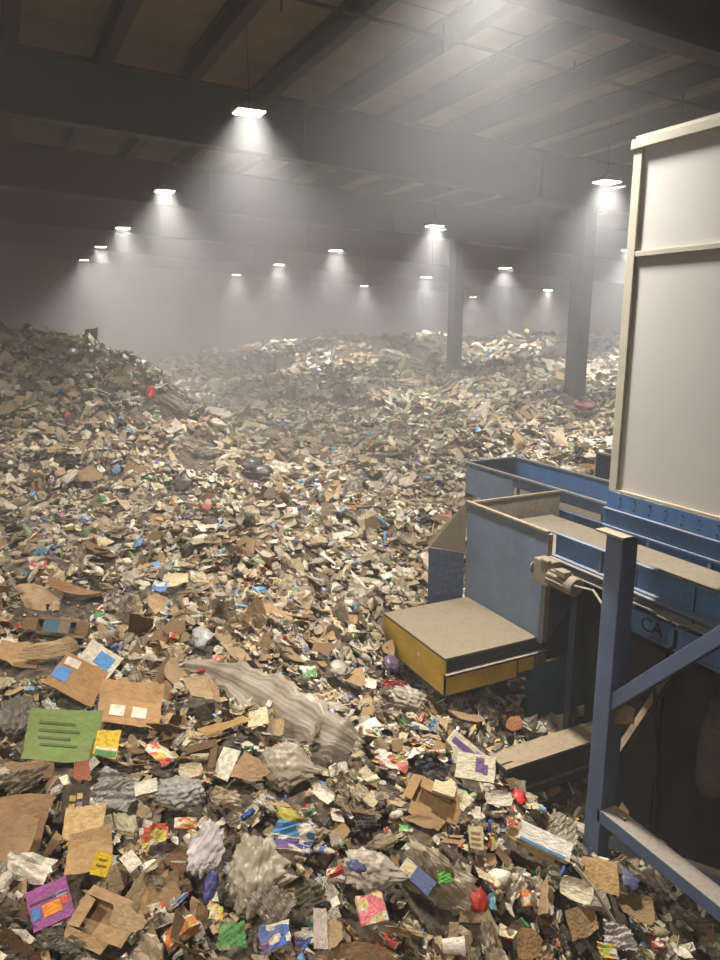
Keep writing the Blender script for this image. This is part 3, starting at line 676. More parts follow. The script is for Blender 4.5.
# ------------------------------------------------------------ waste materials
def waste_mat(kind, src):
    m, t, out = nodes('waste_' + kind + ('' if src == 'obj' else '_loose'))
    geo = N(t, 'ShaderNodeNewGeometry')
    la = N(t, 'ShaderNodeAttribute', attribute_name='lc')
    if src == 'obj':
        oi = N(t, 'ShaderNodeObjectInfo'); col = oi.outputs['Color']
        mm = N(t, 'ShaderNodeMath', operation='MULTIPLY'); t.links.new(oi.outputs['Random'], mm.inputs[0]); mm.inputs[1].default_value = 37.0
        va = N(t, 'ShaderNodeVectorMath', operation='ADD'); t.links.new(la.outputs['Vector'], va.inputs[0]); t.links.new(mm.outputs[0], va.inputs[1]); lc = va.outputs[0]
    else:
        ca = N(t, 'ShaderNodeAttribute', attribute_name='col'); col = ca.outputs['Vector']; lc = la.outputs['Vector']
    n1 = N(t, 'ShaderNodeTexNoise', i_Scale=5.0, i_Detail=5.0, i_Roughness=.65); t.links.new(lc, n1.inputs['Vector'])
    n2 = N(t, 'ShaderNodeTexNoise', i_Scale=2.3, i_Detail=5.0); t.links.new(geo.outputs['Position'], n2.inputs['Vector'])
    c = col
    if kind == 'print':
        v = N(t, 'ShaderNodeTexVoronoi', i_Scale=3.2, distance='CHEBYCHEV'); t.links.new(lc, v.inputs['Vector'])
        hs = N(t, 'ShaderNodeSeparateColor'); t.links.new(v.outputs['Color'], hs.inputs[0])
        hv = N(t, 'ShaderNodeHueSaturation', i_Hue=.62, i_Saturation=.9, i_Value=.9); t.links.new(col, hv.inputs['Color'])
        c = mixc(t, ramp(t, hs.outputs[0], .60, .61), c, lin((214, 205, 186)))
        c = mixc(t, ramp(t, hs.outputs[1], .84, .85), c, hv.outputs[0])
        b = N(t, 'ShaderNodeTexBrick', i_Scale=9.0, i_Mortar_Size=.035, i_Brick_Width=.9, i_Row_Height=.28); t.links.new(lc, b.inputs['Vector'])
        b.inputs['Color1'].default_value = (1, 1, 1, 1); b.inputs['Color2'].default_value = (1, 1, 1, 1); b.inputs['Mortar'].default_value = (.25, .22, .2, 1)
        tx_ = mixc(t, 1.0, c, b.outputs['Color'], 'MULTIPLY'); c = mixc(t, ramp(t, hs.outputs[2], .72, .73), c, tx_)
    elif kind == 'paper':
        b = N(t, 'ShaderNodeTexBrick', i_Scale=7.0, i_Mortar_Size=.03, i_Brick_Width=1.3, i_Row_Height=.22); t.links.new(lc, b.inputs['Vector'])
        b.inputs['Color1'].default_value = (1, 1, 1, 1); b.inputs['Color2'].default_value = (1, 1, 1, 1); b.inputs['Mortar'].default_value = (.55, .53, .5, 1)
        c = mixc(t, ramp(t, n1.outputs[0], .52, .54), c, mixc(t, 1.0, c, b.outputs['Color'], 'MULTIPLY'))
    elif kind == 'card':
        wv = N(t, 'ShaderNodeTexWave', i_Scale=11.0, i_Distortion=.4); t.links.new(lc, wv.inputs['Vector'])
        c = mixc(t, .14, c, wv.outputs['Color'], 'MULTIPLY')
    dirt = lin((110, 88, 62))
    dm_ = N(t, 'ShaderNodeMath', operation='MULTIPLY'); t.links.new(ramp(t, n1.outputs[0], .42, .72), dm_.inputs[0]); dm_.inputs[1].default_value = .55
    c = mixc(t, dm_.outputs[0], c, dirt)
    dm2 = N(t, 'ShaderNodeMath', operation='MULTIPLY'); t.links.new(ramp(t, n2.outputs[0], .4, .7), dm2.inputs[0]); dm2.inputs[1].default_value = .3
    c = mixc(t, dm2.outputs[0], c, dirt)
    bs = N(t, 'ShaderNodeBsdfPrincipled')
    bs.inputs['Roughness'].default_value = {'card': .85, 'paper': .8, 'print': .5, 'plastic': .42, 'film': .38, 'metal': .35, 'foam': .6}[kind]
    if kind == 'metal': bs.inputs['Metallic'].default_value = .6
    bs.inputs['Specular IOR Level'].default_value = .3 if kind in ('card', 'paper', 'foam') else .5
    t.links.new(c, bs.inputs['Base Color'])
    bp = N(t, 'ShaderNodeBump', i_Strength=.5 if kind != 'film' else .22, i_Distance=.03)
    n3 = N(t, 'ShaderNodeTexNoise', i_Scale=9.0 if kind != 'film' else 6.0, i_Detail=5.0, i_Distortion=.4); t.links.new(lc, n3.inputs['Vector'])
    t.links.new(n3.outputs[0], bp.inputs['Height']); t.links.new(bp.outputs[0], bs.inputs['Normal'])
    sh = bs.outputs[0]
    if kind == 'film':
        tl = N(t, 'ShaderNodeBsdfTranslucent'); t.links.new(c, tl.inputs[0])
        mx = N(t, 'ShaderNodeMixShader'); mx.inputs[0].default_value = .22; t.links.new(sh, mx.inputs[1]); t.links.new(tl.outputs[0], mx.inputs[2]); sh = mx.outputs[0]
        if src == 'obj':
            tp = N(t, 'ShaderNodeBsdfTransparent'); mx = N(t, 'ShaderNodeMixShader'); mx.inputs[0].default_value = .13
            t.links.new(sh, mx.inputs[1]); t.links.new(tp.outputs[0], mx.inputs[2]); sh = mx.outputs[0]
    t.links.new(sh, out.inputs[0]); return m
WM = {(k, s): waste_mat(k, s) for k in ('card', 'paper', 'print', 'plastic', 'film', 'metal', 'foam') for s in ('obj', 'attr')}

# kind: builder, material, share near / far, size, colours, words
C_ = dict(brown=((150, 122, 88), 'brown'), tan=((172, 146, 110), 'tan'), dbrown=((112, 86, 60), 'dark brown'), white=((224, 214, 194), 'white'), cream=((206, 190, 154), 'cream'),
          beige=((176, 158, 128), 'beige'), grey=((146, 137, 121), 'grey'), lgrey=((186, 177, 160), 'pale grey'), black=((38, 36, 36), 'black'), blue=((40, 84, 160), 'blue'), lblue=((96, 158, 200), 'light blue'),
          red=((190, 44, 40), 'red'), green=((60, 130, 66), 'green'), lgreen=((150, 176, 130), 'pale green'), yellow=((214, 178, 54), 'yellow'), orange=((214, 122, 44), 'orange'), pink=((190, 130, 132), 'pink'),
          purple=((112, 78, 140), 'purple'), teal=((56, 128, 130), 'teal'), smoke=((108, 99, 85), 'smoky grey'), silver=((176, 174, 170), 'silver'))
KINDS = {
 'cardboard_piece': (p_card, 'card', .13, .05, (.30, .5), dict(brown=5, tan=6, dbrown=3), 'bent', 'cardboard piece', 'cardboard'),
 'crushed_box': (p_box, 'card', .006, .003, (.30, .3), dict(brown=5, tan=5, dbrown=2, cream=1), 'crushed open', 'cardboard box', 'box'),
 'plastic_bag': (p_bag, 'film', .15, .26, (.25, .42), dict(lgrey=5, beige=8, white=4, cream=3, grey=4, smoke=3, black=2, lblue=.5, lgreen=.8), 'crumpled', 'plastic bag', 'bag'),
 'plastic_film': (p_film, 'film', .19, .16, (.34, .45), dict(lgrey=4, beige=7, grey=4, smoke=4, white=2, cream=2, black=1), 'wrinkled', 'plastic film', 'plastic film'),
 'paper_sheet': (p_paper, 'paper', .10, .11, (.18, .4), dict(white=6, cream=5, lgrey=2, pink=.3, lblue=.4, yellow=.3), 'creased', 'paper sheet', 'paper'),
 'newspaper': (p_news, 'paper', .035, .03, (.26, .3), dict(lgrey=5, cream=2, grey=2), 'folded', 'newspaper page', 'newspaper'),
 'printed_carton': (p_carton, 'print', .07, .05, (.18, .35), dict(red=3, blue=4, yellow=2, orange=2, white=5, green=2, purple=1, cream=3, lblue=2, teal=1), 'crushed printed', 'carton', 'carton'),
 'snack_wrapper': (p_wrap, 'print', .07, .05, (.16, .4), dict(red=4, blue=4, yellow=2, orange=2, white=5, green=2, lblue=3, pink=1, silver=3), 'crinkled', 'wrapper', 'wrapper'),
 'plastic_bottle': (p_bottle, 'plastic', .05, .04, (.25, .2), dict(lgrey=6, lblue=2, white=3, lgreen=1, green=1, beige=3, blue=1), 'dented', 'plastic bottle', 'bottle'),
 'milk_jug': (p_jug, 'plastic', .02, .03, (.27, .12), dict(white=5, cream=3, lgrey=2), 'dented', 'plastic jug', 'jug'),
 'drink_can': (p_can, 'metal', .03, .02, (.13, .1), dict(silver=4, red=2, blue=2, green=1, orange=1), 'squashed', 'drink can', 'can'),
 'paper_cup': (p_cup, 'foam', .025, .03, (.13, .15), dict(white=6, cream=2, red=1, beige=2), 'flattened', 'drinking cup', 'cup'),
 'food_tray': (p_tray, 'foam', .03, .04, (.22, .2), dict(white=5, cream=3, black=1, beige=2, lgrey=2), 'shallow', 'food tray', 'tray'),
 'packing_strap': (p_strap, 'plastic', .015, .01, (.55, .3), dict(white=3, black=2, beige=3, cream=2), 'curled', 'packing strap', 'strap'),
 'waste_scrap': (p_scrap, 'paper', .30, .26, (.12, .35), dict(beige=5, dbrown=2, white=7, grey=3, brown=3, black=1.5, tan=2, blue=.4, red=.4, lblue=.5, green=.3, yellow=.2, cream=3, smoke=2), 'ragged', 'scrap of waste', 'scrap'),
}
KN = list(KINDS)
NV = {'cardboard_piece': 22, 'plastic_bag': 20, 'plastic_film': 16, 'paper_sheet': 12, 'snack_wrapper': 12}
PROTO = {}
for k_ in KN:
    for lv in (True, False):
        L_ = []
        for v_ in range(NV.get(k_, 8)):
            r_ = np.random.RandomState(1000 + v_ * 7 + len(k_)); V, F = KINDS[k_][0](r_, lv); L_.append((V.astype(float), F.astype(int)))
        PROTO[k_, lv] = L_
HI_ME = {}
def hi_mesh(kind, v, mat=None):
    key = (kind, v)
    if key not in HI_ME:
        V, F = PROTO[kind, True][v]
        HI_ME[key] = attr_mesh(kind, V, F, [WM[KINDS[kind][1], 'obj']], lc=V, smooth=kind in ('plastic_bottle', 'milk_jug', 'drink_can', 'paper_cup'))
    return HI_ME[key]
def basis(n, yaw_vec):
    x = yaw_vec - n * (yaw_vec @ n); x /= np.linalg.norm(x); y = np.cross(n, x); return np.stack([x, y, n], 1)
def set_world(o, P, R, s):
    s = (s, s, s) if not hasattr(s, '__len__') else s
    mt = Matrix.Identity(4)
    for i in range(3):
        for j in range(3): mt[i][j] = float(R[i, j] * s[j])
        mt[i][3] = float(P[i])
    o.matrix_world = mt

# ------------------------------------------------------------ the pieces that stand out in the photograph
FPX = []
FEAT = []   # (position, radius, landmark phrase)
def bendfn(bp):
    return lambda x, y: sum(a * abs(x * math.cos(g) + y * math.sin(g) - o_) for (a, g, o_) in bp)
def feature(px, py, wpx, hpx, ang, kind, col, label, mark=None, cat=None, name=None, lift=.09, tocam=.5, decals=(), v=0, bend=((.12, .3, .1),), depth=.16, level=4, group=None, bright=1.0, beside=None):
    P = hit(px, py)
    if beside: P = at_d(px, py, (hit(*beside) - CAM) @ FWD)
    n = nrm(P[0], P[1]); c_ = CAM - P; dep = (P - CAM) @ FWD; c_ /= np.linalg.norm(c_)
    n = n * (1 - tocam) + c_ * tocam; n /= np.linalg.norm(n)
    a = math.radians(ang); R = basis(n, RIGHT * math.cos(a) + UP * math.sin(a) * 1.0)
    w, h = wpx * dep / F_PX, hpx * dep / F_PX / max(.45, abs(float(c_ @ n)) ** .7)
    r_ = np.random.RandomState(int(px * 31 + py)); rgb = lin(C_[col][0] if isinstance(col, str) else col)
    name = name or kind; cat = cat or (KINDS[kind][8] if kind in KINDS else 'waste')
    if kind in ('flat_box', 'thick_box'):
        nu, nv = 11, 8; Pm = outline(nu, nv, r_, 1.0, .03, .10 if kind == 'flat_box' else .03); bf = bendfn(bend)
        Pm[:, 2] = [bf(x, y) for x, y, _ in Pm]; th = .03 if kind == 'flat_box' else depth
        V, F = thick(Pm, tri_grid(nu, nv), nu, nv, th); mat = WM['card', 'obj']; mats = [mat]
        me = attr_mesh(name, V, F, mats, lc=V); o = link(name, me, label=label, cat=cat)
        s = (w, h, (w * h) ** .5)
        for (u, v__, dw, dh, dc, dn) in decals:
            q = np.array([(u + dw * (i / 5 - .5), v__ + dh * (j / 4 - .5), 0) for i in range(6) for j in range(5)], float)
            q[:, 2] = [bf(x, y) + .012 for x, y, _ in q]; Vd, Fd = thick(q, tri_grid(6, 5), 6, 5, .008)
            dmesh = attr_mesh(dn, Vd, Fd, [WM['paper' if dn in ('shipping_label', 'text_label') else 'foam', 'obj']], lc=Vd)
            d_ = link(dn, dmesh, o); d_.color = lin(C_[dc][0] if isinstance(dc, str) else dc) + (1,)
    else:
        if kind == 'plastic_bag': V, F = p_bag(r_, True, level)
        elif kind == 'plastic_film': V, F = p_film(r_, True, 22, 16)
        else: V, F = PROTO[kind, True][v % len(PROTO[kind, True])]
        V = V - (V.max(0) + V.min(0)) / 2; e = V.max(0) - V.min(0); V = V / np.array([e[0], e[1], max(e[0], e[1])])
        me = attr_mesh(name, V, F, [WM[KINDS[kind][1], 'obj']], lc=V, smooth=kind in ('plastic_bag', 'plastic_bottle', 'milk_jug', 'drink_can', 'paper_cup'))
        o = link(name, me, label=label, cat=cat); s = (w, h, max(w, h) * (1.0 if kind not in ('plastic_bag',) else .8))
    o.color = tuple(min(1, c * bright) for c in rgb) + (1,)
    if group: o['group'] = group
    set_world(o, P + n * lift, R, s)
    FPX.append((px, py, .36 * (w + h) * .5 / dep * F_PX + .12 * max(wpx, hpx), dep))
    if mark: FEAT.append((P, .5 * min(w, h) + .25 * max(w, h), mark))
    else: FEAT.append((P, .4 * min(w, h) + .15 * max(w, h), None))
    return o

G1 = ((.10, .3, .05), (.08, 1.9, -.1))
feature(62, 742, 68, 50, 8, 'flat_box', (112, 136, 76), 'large green printed sack with dark writing, lying flat on cardboard', 'green sack', 'sack', 'green_sack', bend=((.10, 1.5, .0), (.05, .2, .2)),
        decals=((-.1, .22, .5, .05, (70, 92, 40), 'printed_line'), (-.05, .08, .56, .05, (70, 92, 40), 'printed_line'), (-.1, -.06, .44, .05, (70, 92, 40), 'printed_line'), (-.02, -.2, .5, .05, (70, 92, 40), 'printed_line')))
feature(106, 753, 22, 26, 5, 'flat_box', 'yellow', 'yellow food pack with a green stripe along its lower edge', 'yellow and green pack', 'packet', 'food_packet', lift=.14, decals=((0, -.38, .9, .2, 'green', 'green_stripe'), (0, -.2, .9, .1, 'white', 'white_stripe')))
feature(128, 712, 58, 42, 4, 'flat_box', (176, 138, 92), 'tan cardboard sheet carrying two white shipping labels', 'cardboard with two labels', 'cardboard', 'cardboard_sheet', lift=.13, bend=((.1, 1.57, .1),),
        decals=((-.18, -.2, .24, .26, 'white', 'shipping_label'), (.18, -.2, .24, .26, 'white', 'shipping_label')))
feature(74, 688, 50, 36, -20, 'flat_box', (160, 122, 78), 'brown folded carton with a bright blue patch beside a white one', 'blue-patched carton', 'box', 'folded_carton', lift=.13, bend=((.2, 1.2, .0),),
        decals=((-.32, -.02, .3, .4, (56, 130, 196), 'blue_patch'), (-.25, .35, .3, .2, 'white', 'white_patch')))
feature(58, 632, 64, 22, 0, 'crushed_box', (104, 80, 54), 'dark brown opened box with a blue and grey printed square inside', 'dark opened box', 'box', 'opened_box', v=3, lift=.1)
feature(57, 632, 24, 12, 0, 'flat_box', (60, 110, 132), 'blue and grey printed square leaning in the dark opened box', None, 'card', 'printed_card', lift=.25, tocam=.75, decals=((.27, 0, .4, .9, (128, 112, 96), 'grey_half'),))
feature(99, 664, 34, 26, -35, 'flat_box', 'white', 'white leaflet with a bright blue corner wedged between cardboard flaps', 'blue-cornered leaflet', 'leaflet', 'leaflet', lift=.13, tocam=.7, decals=((.14, .05, .5, .5, (56, 140, 200), 'blue_corner'),))
feature(35, 606, 50, 30, 15, 'cardboard_piece', 'tan', 'wide tan cardboard flap above the dark opened box', 'wide tan flap', v=1, lift=.12)
feature(20, 660, 46, 26, -8, 'cardboard_piece', (170, 136, 94), 'tan cardboard flap at the left edge below the dark opened box', 'left tan flap', v=2, lift=.12)
feature(8, 655, 24, 22, 0, 'plastic_bag', 'white', 'knotted white plastic bag on the tan flap at the left edge', None, lift=.16)
feature(50, 655, 56, 16, 14, 'cardboard_piece', 'tan', 'long thin tan cardboard strip below the dark opened box', None, v=5, lift=.12)
feature(80, 596, 60, 14, 3, 'cardboard_piece', (150, 112, 76), 'long reddish-brown cardboard edge uphill of the dark opened box', None, v=7, lift=.12)
feature(160, 592, 15, 12, 0, 'snack_wrapper', (70, 120, 190), 'small blue packet above the grey stretched film', 'small blue packet', v=2, lift=.12)
feature(176, 586, 26, 18, 10, 'cardboard_piece', 'cream', 'cream card square right of the small blue packet', None, v=6, lift=.12)
feature(14, 830, 76, 56, 12, 'cardboard_piece', (146, 114, 80), 'large brown curved cardboard sheet at the left edge', 'large curved cardboard', v=9, lift=.12, tocam=.6)
feature(25, 790, 50, 24, 30, 'plastic_film', 'smoke', 'smoky grey film above the large curved cardboard', None, lift=.14)
feature(20, 720, 44, 40, 20, 'plastic_bag', (92, 88, 80), 'dark smoky crumpled bag left of the green sack', 'smoky bag', lift=.1, level=5)
feature(30, 778, 44, 22, 8, 'cardboard_piece', (142, 116, 86), 'dusty cardboard flap under the green sack', None, v=12, lift=.1)
feature(74, 808, 26, 32, 10, 'flat_box', (56, 52, 50), 'black printed tray lid with small golden pictures', 'black lid', 'lid', 'printed_tray', lift=.15, tocam=.7,
        decals=((-.1, .15, .22, .16, (190, 160, 70), 'picture'), (-.12, -.1, .22, .16, (200, 170, 110), 'picture'), (.15, -.05, .2, .16, (150, 120, 150), 'picture'), (.15, .2, .2, .16, (200, 180, 120), 'picture'), (0, -.33, .3, .12, (180, 180, 170), 'picture')))
feature(85, 830, 36, 30, 12, 'flat_box', (206, 176, 122), 'pale tan square carton below the black lid', 'pale tan carton', 'carton', 'square_carton', lift=.14, bend=((.06, .3, 0),))
feature(92, 860, 42, 40, 20, 'flat_box', (176, 142, 98), 'tan carton panel with the yellow card on it', 'tan panel', 'cardboard', 'carton_panel', lift=.13, bend=((.16, 1.3, .2),))
feature(103, 872, 17, 19, -10, 'flat_box', (232, 196, 20), 'bright yellow card with small dark print on the tan panel', 'yellow card', 'card', 'yellow_card', lift=.22, tocam=.7, decals=((0, .18, .5, .1, (120, 96, 20), 'text_label'), (0, -.1, .6, .1, (120, 96, 20), 'text_label')))
feature(48, 912, 38, 36, 32, 'thick_box', (164, 86, 160), 'purple snack box with an orange and blue window', 'purple box', 'box', 'snack_box', lift=.2, tocam=.7, bend=((0.02, 0, 0),),
        decals=((.02, -.12, .44, .3, (244, 150, 40), 'orange_picture'), (-.36, -.12, .2, .3, (50, 130, 190), 'blue_picture'), (.34, -.05, .16, .2, (230, 84, 60), 'red_picture'), (.3, .12, .26, .12, (170, 170, 200), 'grey_picture'), (0, .14, .9, .05, (60, 30, 60), 'dark_band')))
feature(104, 930, 62, 50, -25, 'crushed_box', (176, 144, 106), 'large crumpled tan box torn open beside the purple box', 'torn tan box', 'box', v=2, lift=.13, tocam=.6)
feature(128, 938, 40, 22, -40, 'cardboard_piece', 'tan', 'curved tan flap on the torn tan box', None, v=4, lift=.24)
feature(30, 880, 26, 44, 80, 'snack_wrapper', 'white', 'white and grey torn wrapper above the purple box', None, v=1, lift=.14)
feature(120, 800, 50, 34, -15, 'plastic_film', (176, 174, 170), 'silvery translucent film right of the black lid', 'silvery film', lift=.16)
feature(130, 830, 22, 34, 60, 'plastic_bag', (196, 184, 150), 'yellowish crumpled bag below the silvery film', None, lift=.12)
feature(110, 782, 40, 16, 8, 'plastic_film', (70, 64, 60), 'dark plastic film under the yellow and green pack', None, lift=.12)
feature(82, 778, 20, 20, 0, 'cardboard_piece', (150, 84, 60), 'rust-coloured cardboard scrap below the green sack', None, v=8, lift=.16)
feature(160, 765, 34, 16, -50, 'snack_wrapper', (206, 60, 50), 'red and white shiny packet right of the yellow and green pack', 'red and white packet', v=3, lift=.16)
feature(150, 800, 22, 14, 25, 'printed_carton', 'white', 'small white carton with a purple oval, below the red and white packet', None, v=1, lift=.18, decals=())
feature(155, 842, 28, 18, 20, 'snack_wrapper', (220, 90, 60), 'crumpled red and white wrapper left of the white sack', None, v=5, lift=.16)
feature(180, 800, 52, 34, 5, 'plastic_bag', (176, 174, 168), 'grey translucent bag above the white sack', 'grey bag', lift=.12, level=5)
feature(184, 832, 22, 10, 5, 'printed_carton', 'orange', 'small orange pack in a black sleeve left of the white sack', None, v=2, lift=.2)
feature(205, 854, 38, 52, -25, 'plastic_bag', (214, 208, 208), 'pointed white plastic sack full of crumpled paper', 'white sack', lift=.16, tocam=.6, level=5, bright=1.15)
feature(210, 900, 15, 34, -12, 'plastic_bag', (34, 56, 140), 'dark blue plastic bag below the white sack', 'dark blue bag', lift=.2)
feature(216, 928, 14, 14, 0, 'snack_wrapper', (236, 176, 50), 'small yellow wrapper under the dark blue bag', None, v=7, lift=.2)
feature(232, 950, 30, 24, 10, 'plastic_film', (70, 140, 70), 'frilly green plastic foil at the bottom of the heap', 'green foil', lift=.2, bright=1.2)
feature(272, 950, 32, 24, 20, 'snack_wrapper', (46, 96, 170), 'shiny blue crumpled wrapper near the green foil', 'shiny blue wrapper', v=8, lift=.2)
feature(262, 880, 74, 80, 10, 'plastic_bag', (192, 182, 158), 'big dusty translucent bag right of the white sack', 'big dusty bag', lift=.12, level=5)
feature(270, 915, 36, 44, 70, 'plastic_film', (138, 130, 116), 'hanging grey film below the big dusty bag', None, lift=.2)
feature(288, 828, 34, 16, -18, 'plastic_bag', (196, 186, 70), 'yellow plastic bag above the blue and white packet', 'yellow bag', lift=.16, level=3)
feature(290, 842, 44, 16, -14, 'snack_wrapper', (48, 130, 184), 'bright blue wrapper under the yellow bag', None, v=1, lift=.17)
feature(290, 858, 36, 12, -5, 'printed_carton', (40, 60, 140), 'blue and white packet with a red corner below the yellow bag', 'blue and white packet', v=3, lift=.17)
feature(250, 778, 36, 30, -25, 'cardboard_piece', (160, 128, 96), 'bunched brown cardboard below the grey stretched film', 'bunched cardboard', v=11, lift=.13)
feature(226, 772, 18, 30, -25, 'paper_sheet', 'white', 'white torn sheet left of the bunched cardboard', None, v=4, lift=.15)
feature(190, 782, 24, 14, 20, 'food_tray', 'cream', 'cream oval tray left of the bunched cardboard', None, v=1, lift=.14)
feature(290, 770, 66, 50, -12, 'plastic_bag', (172, 160, 136), 'dusty beige bag just below the grey stretched film', 'dusty beige bag', lift=.08, level=5)
feature(322, 803, 14, 22, 60, 'food_tray', 'white', 'small white oval lid above the yellow bag', None, v=2, lift=.17)
feature(256, 730, 20, 22, 5, 'newspaper', 'cream', 'cream printed page leaning on the grey stretched film', None, v=2, lift=.17)
feature(274, 736, 17, 16, -20, 'cardboard_piece', 'tan', 'small tan card right of the cream printed page', None, v=3, lift=.18)
feature(225, 736, 52, 10, 35, 'cardboard_piece', (176, 140, 84), 'narrow yellowish cardboard strip left of the cream printed page', None, v=13, lift=.18)
feature(202, 700, 36, 26, 10, 'cardboard_piece', 'tan', 'tan cardboard pieces under the start of the grey stretched film', None, v=14, lift=.13)
feature(203, 644, 26, 22, 10, 'plastic_bag', (188, 186, 186), 'round clear plastic cup lid above the grey stretched film', 'clear lid', lift=.15, level=3)
feature(220, 670, 12, 10, 0, 'printed_carton', (220, 100, 90), 'small pink-red card at the top edge of the grey stretched film', None, v=0, lift=.2)
feature(305, 680, 18, 14, 20, 'snack_wrapper', 'green', 'small green wrapper right of the grey stretched film', None, v=9, lift=.15)
feature(320, 655, 24, 14, -15, 'cardboard_piece', 'dbrown', 'dark brown card beside the tangled film slope', None, v=16, lift=.15)
feature(386, 668, 20, 16, 10, 'plastic_bag', (88, 74, 104), 'small purple bag in front of the yellow-edged box', 'purple bag', lift=.15, level=3)
feature(403, 703, 46, 26, -18, 'plastic_bag', (180, 174, 156), 'clear crumpled bag below the yellow-edged box', 'clear bag', lift=.13, level=5)
feature(392, 690, 34, 8, 5, 'plastic_film', (180, 60, 60), 'thin red plastic strip above the clear bag', None, lift=.15)
feature(366, 690, 13, 10, 0, 'food_tray', 'white', 'small white dish left of the clear bag', None, v=3, lift=.14)
feature(352, 682, 22, 20, -5, 'cardboard_piece', 'brown', 'brown folded card left of the clear bag', None, v=17, lift=.14)
feature(338, 675, 26, 18, 8, 'plastic_bag', (176, 168, 152), 'pale crumpled bag above the end of the grey stretched film', None, lift=.14, level=3)
feature(456, 753, 38, 26, -42, 'thick_box', (212, 200, 172), 'long cream box with purple print nearest the yellow-edged box', 'upper purple-print box', 'box', 'printed_box', lift=.30, tocam=.7, bend=((.02, 0, 0),),
        decals=((.0, .2, .8, .22, (88, 66, 130), 'purple_print'), (-.3, -.25, .12, .1, (140, 150, 90), 'green_mark'), (.35, .38, .2, .1, (150, 130, 170), 'purple_print')))
feature(474, 772, 38, 24, -12, 'thick_box', (216, 206, 180), 'cream box with purple blocks lying across the end of another', 'lower purple-print box', 'box', 'printed_box', lift=.16, beside=(474, 784), tocam=.75, bend=((.02, 0, 0),),
        decals=((.1, .1, .22, .55, (88, 66, 130), 'purple_print'), (.25, -.05, .12, .4, (88, 66, 130), 'purple_print')))
feature(504, 779, 17, 9, -3, 'food_tray', (226, 224, 218), 'small white oval tray right of the purple-print boxes', 'white oval tray', v=4, lift=.18)
feature(494, 808, 28, 14, -8, 'food_tray', 'lgrey', 'white shallow bowl left of the red pouch', 'white bowl', 'bowl', 'shallow_bowl', v=5, lift=.16)
feature(512, 809, 15, 16, -10, 'plastic_bag', (206, 40, 44), 'bright red plastic pouch beside the white bowl', 'red pouch', 'pouch', 'red_pouch', lift=.2, level=3, bright=1.2)
feature(506, 830, 12, 8, 0, 'snack_wrapper', 'red', 'small red scrap of wrapper below the red pouch', None, v=10, lift=.18)
feature(430, 812, 58, 40, -38, 'crushed_box', (160, 126, 84), 'folded brown cardboard box with stacked flaps below the purple-print boxes', 'stacked brown box', v=5, lift=.14, tocam=.6)
feature(420, 832, 44, 12, -20, 'cardboard_piece', 'brown', 'brown flap at the lower end of the stacked brown box', None, v=18, lift=.18)
feature(441, 808, 22, 11, -32, 'thick_box', (212, 196, 160), 'small cream carton lying on the stacked brown box', None, 'carton', 'small_carton', lift=.28, bend=((.01, 0, 0),), depth=.25)
feature(460, 812, 18, 16, 50, 'snack_wrapper', 'cream', 'twisted cream packet right of the stacked brown box', None, v=4, lift=.2)
feature(388, 770, 36, 16, -30, 'snack_wrapper', (180, 70, 60), 'red and white torn packet left of the purple-print boxes', 'torn red packet', v=11, lift=.16)
feature(432, 778, 36, 18, -10, 'plastic_film', (52, 60, 80), 'dark blue-black film left of the lower purple-print box', None, lift=.12)
feature(345, 745, 30, 40, 60, 'plastic_film', (160, 150, 130), 'beige film at the end of the grey stretched film', None, lift=.12)
feature(362, 833, 26, 11, 20, 'plastic_film', (44, 48, 70), 'dark navy cloth scrap above the domed bag', None, 'cloth scrap', 'cloth_scrap', lift=.18)
feature(372, 880, 68, 44, -10, 'plastic_bag', (196, 184, 168), 'domed translucent bag over dark rubbish', 'domed bag', lift=.13, level=5)
feature(350, 882, 22, 12, -25, 'plastic_bag', (70, 84, 140), 'small blue-tinted plastic pouch at the edge of the domed bag', None, lift=.24, level=3)
feature(364, 921, 28, 26, 20, 'printed_carton', (206, 100, 110), 'pink, white and blue printed packet below the domed bag', 'pink packet', v=4, lift=.2, bright=1.15)
feature(412, 884, 36, 15, -52, 'thick_box', (76, 104, 160), 'blue and white box between the domed bag and the green scrap', 'blue and white box', 'box', 'slim_box', lift=.18, bend=((.01, 0, 0),), decals=((-.3, 0, .36, .9, 'cream', 'white_end'),))
feature(438, 884, 15, 12, 0, 'plastic_film', (60, 170, 50), 'vivid green plastic scrap right of the blue and white box', 'green scrap', lift=.2, bright=1.2)
feature(404, 838, 14, 8, 10, 'snack_wrapper', (110, 180, 60), 'lime green scrap below the stacked brown box', None, v=6, lift=.18)
feature(470, 848, 14, 20, -5, 'flat_box', (196, 180, 140), 'tan grid-printed card left of the blue-sided box', None, 'card', 'grid_card', lift=.18, decals=((0, .2, .7, .12, (120, 90, 60), 'text_label'), (0, -.05, .7, .12, (120, 90, 60), 'text_label'), (0, -.3, .7, .12, (120, 90, 60), 'text_label')))
feature(474, 905, 20, 24, -10, 'plastic_bag', (190, 40, 40), 'red plastic bag with ragged edge in the lower slope', 'lower red bag', lift=.2, level=3, bright=1.1)
feature(487, 908, 8, 16, 10, 'snack_wrapper', (60, 150, 160), 'teal scrap right of the lower red bag', None, v=3, lift=.2)
feature(450, 950, 22, 18, 0, 'paper_cup', (226, 218, 204), 'round white plastic lid at the bottom of the slope', 'round white lid', 'lid', 'round_lid', v=1, lift=.2, tocam=.8)
feature(435, 885, 48, 90, 65, 'plastic_film', (186, 172, 146), 'beige film streaming down right of the domed bag', None, lift=.08)
feature(538, 849, 50, 17, -32, 'thick_box', (222, 216, 204), 'slim white box with a blue long side at the pit edge', 'blue-sided box', 'box', 'slim_white_box', lift=.22, tocam=.55, depth=.28, bend=((.005, 0, 0),), decals=((-.02, -.42, .9, .13, (60, 130, 180), 'blue_side'),))
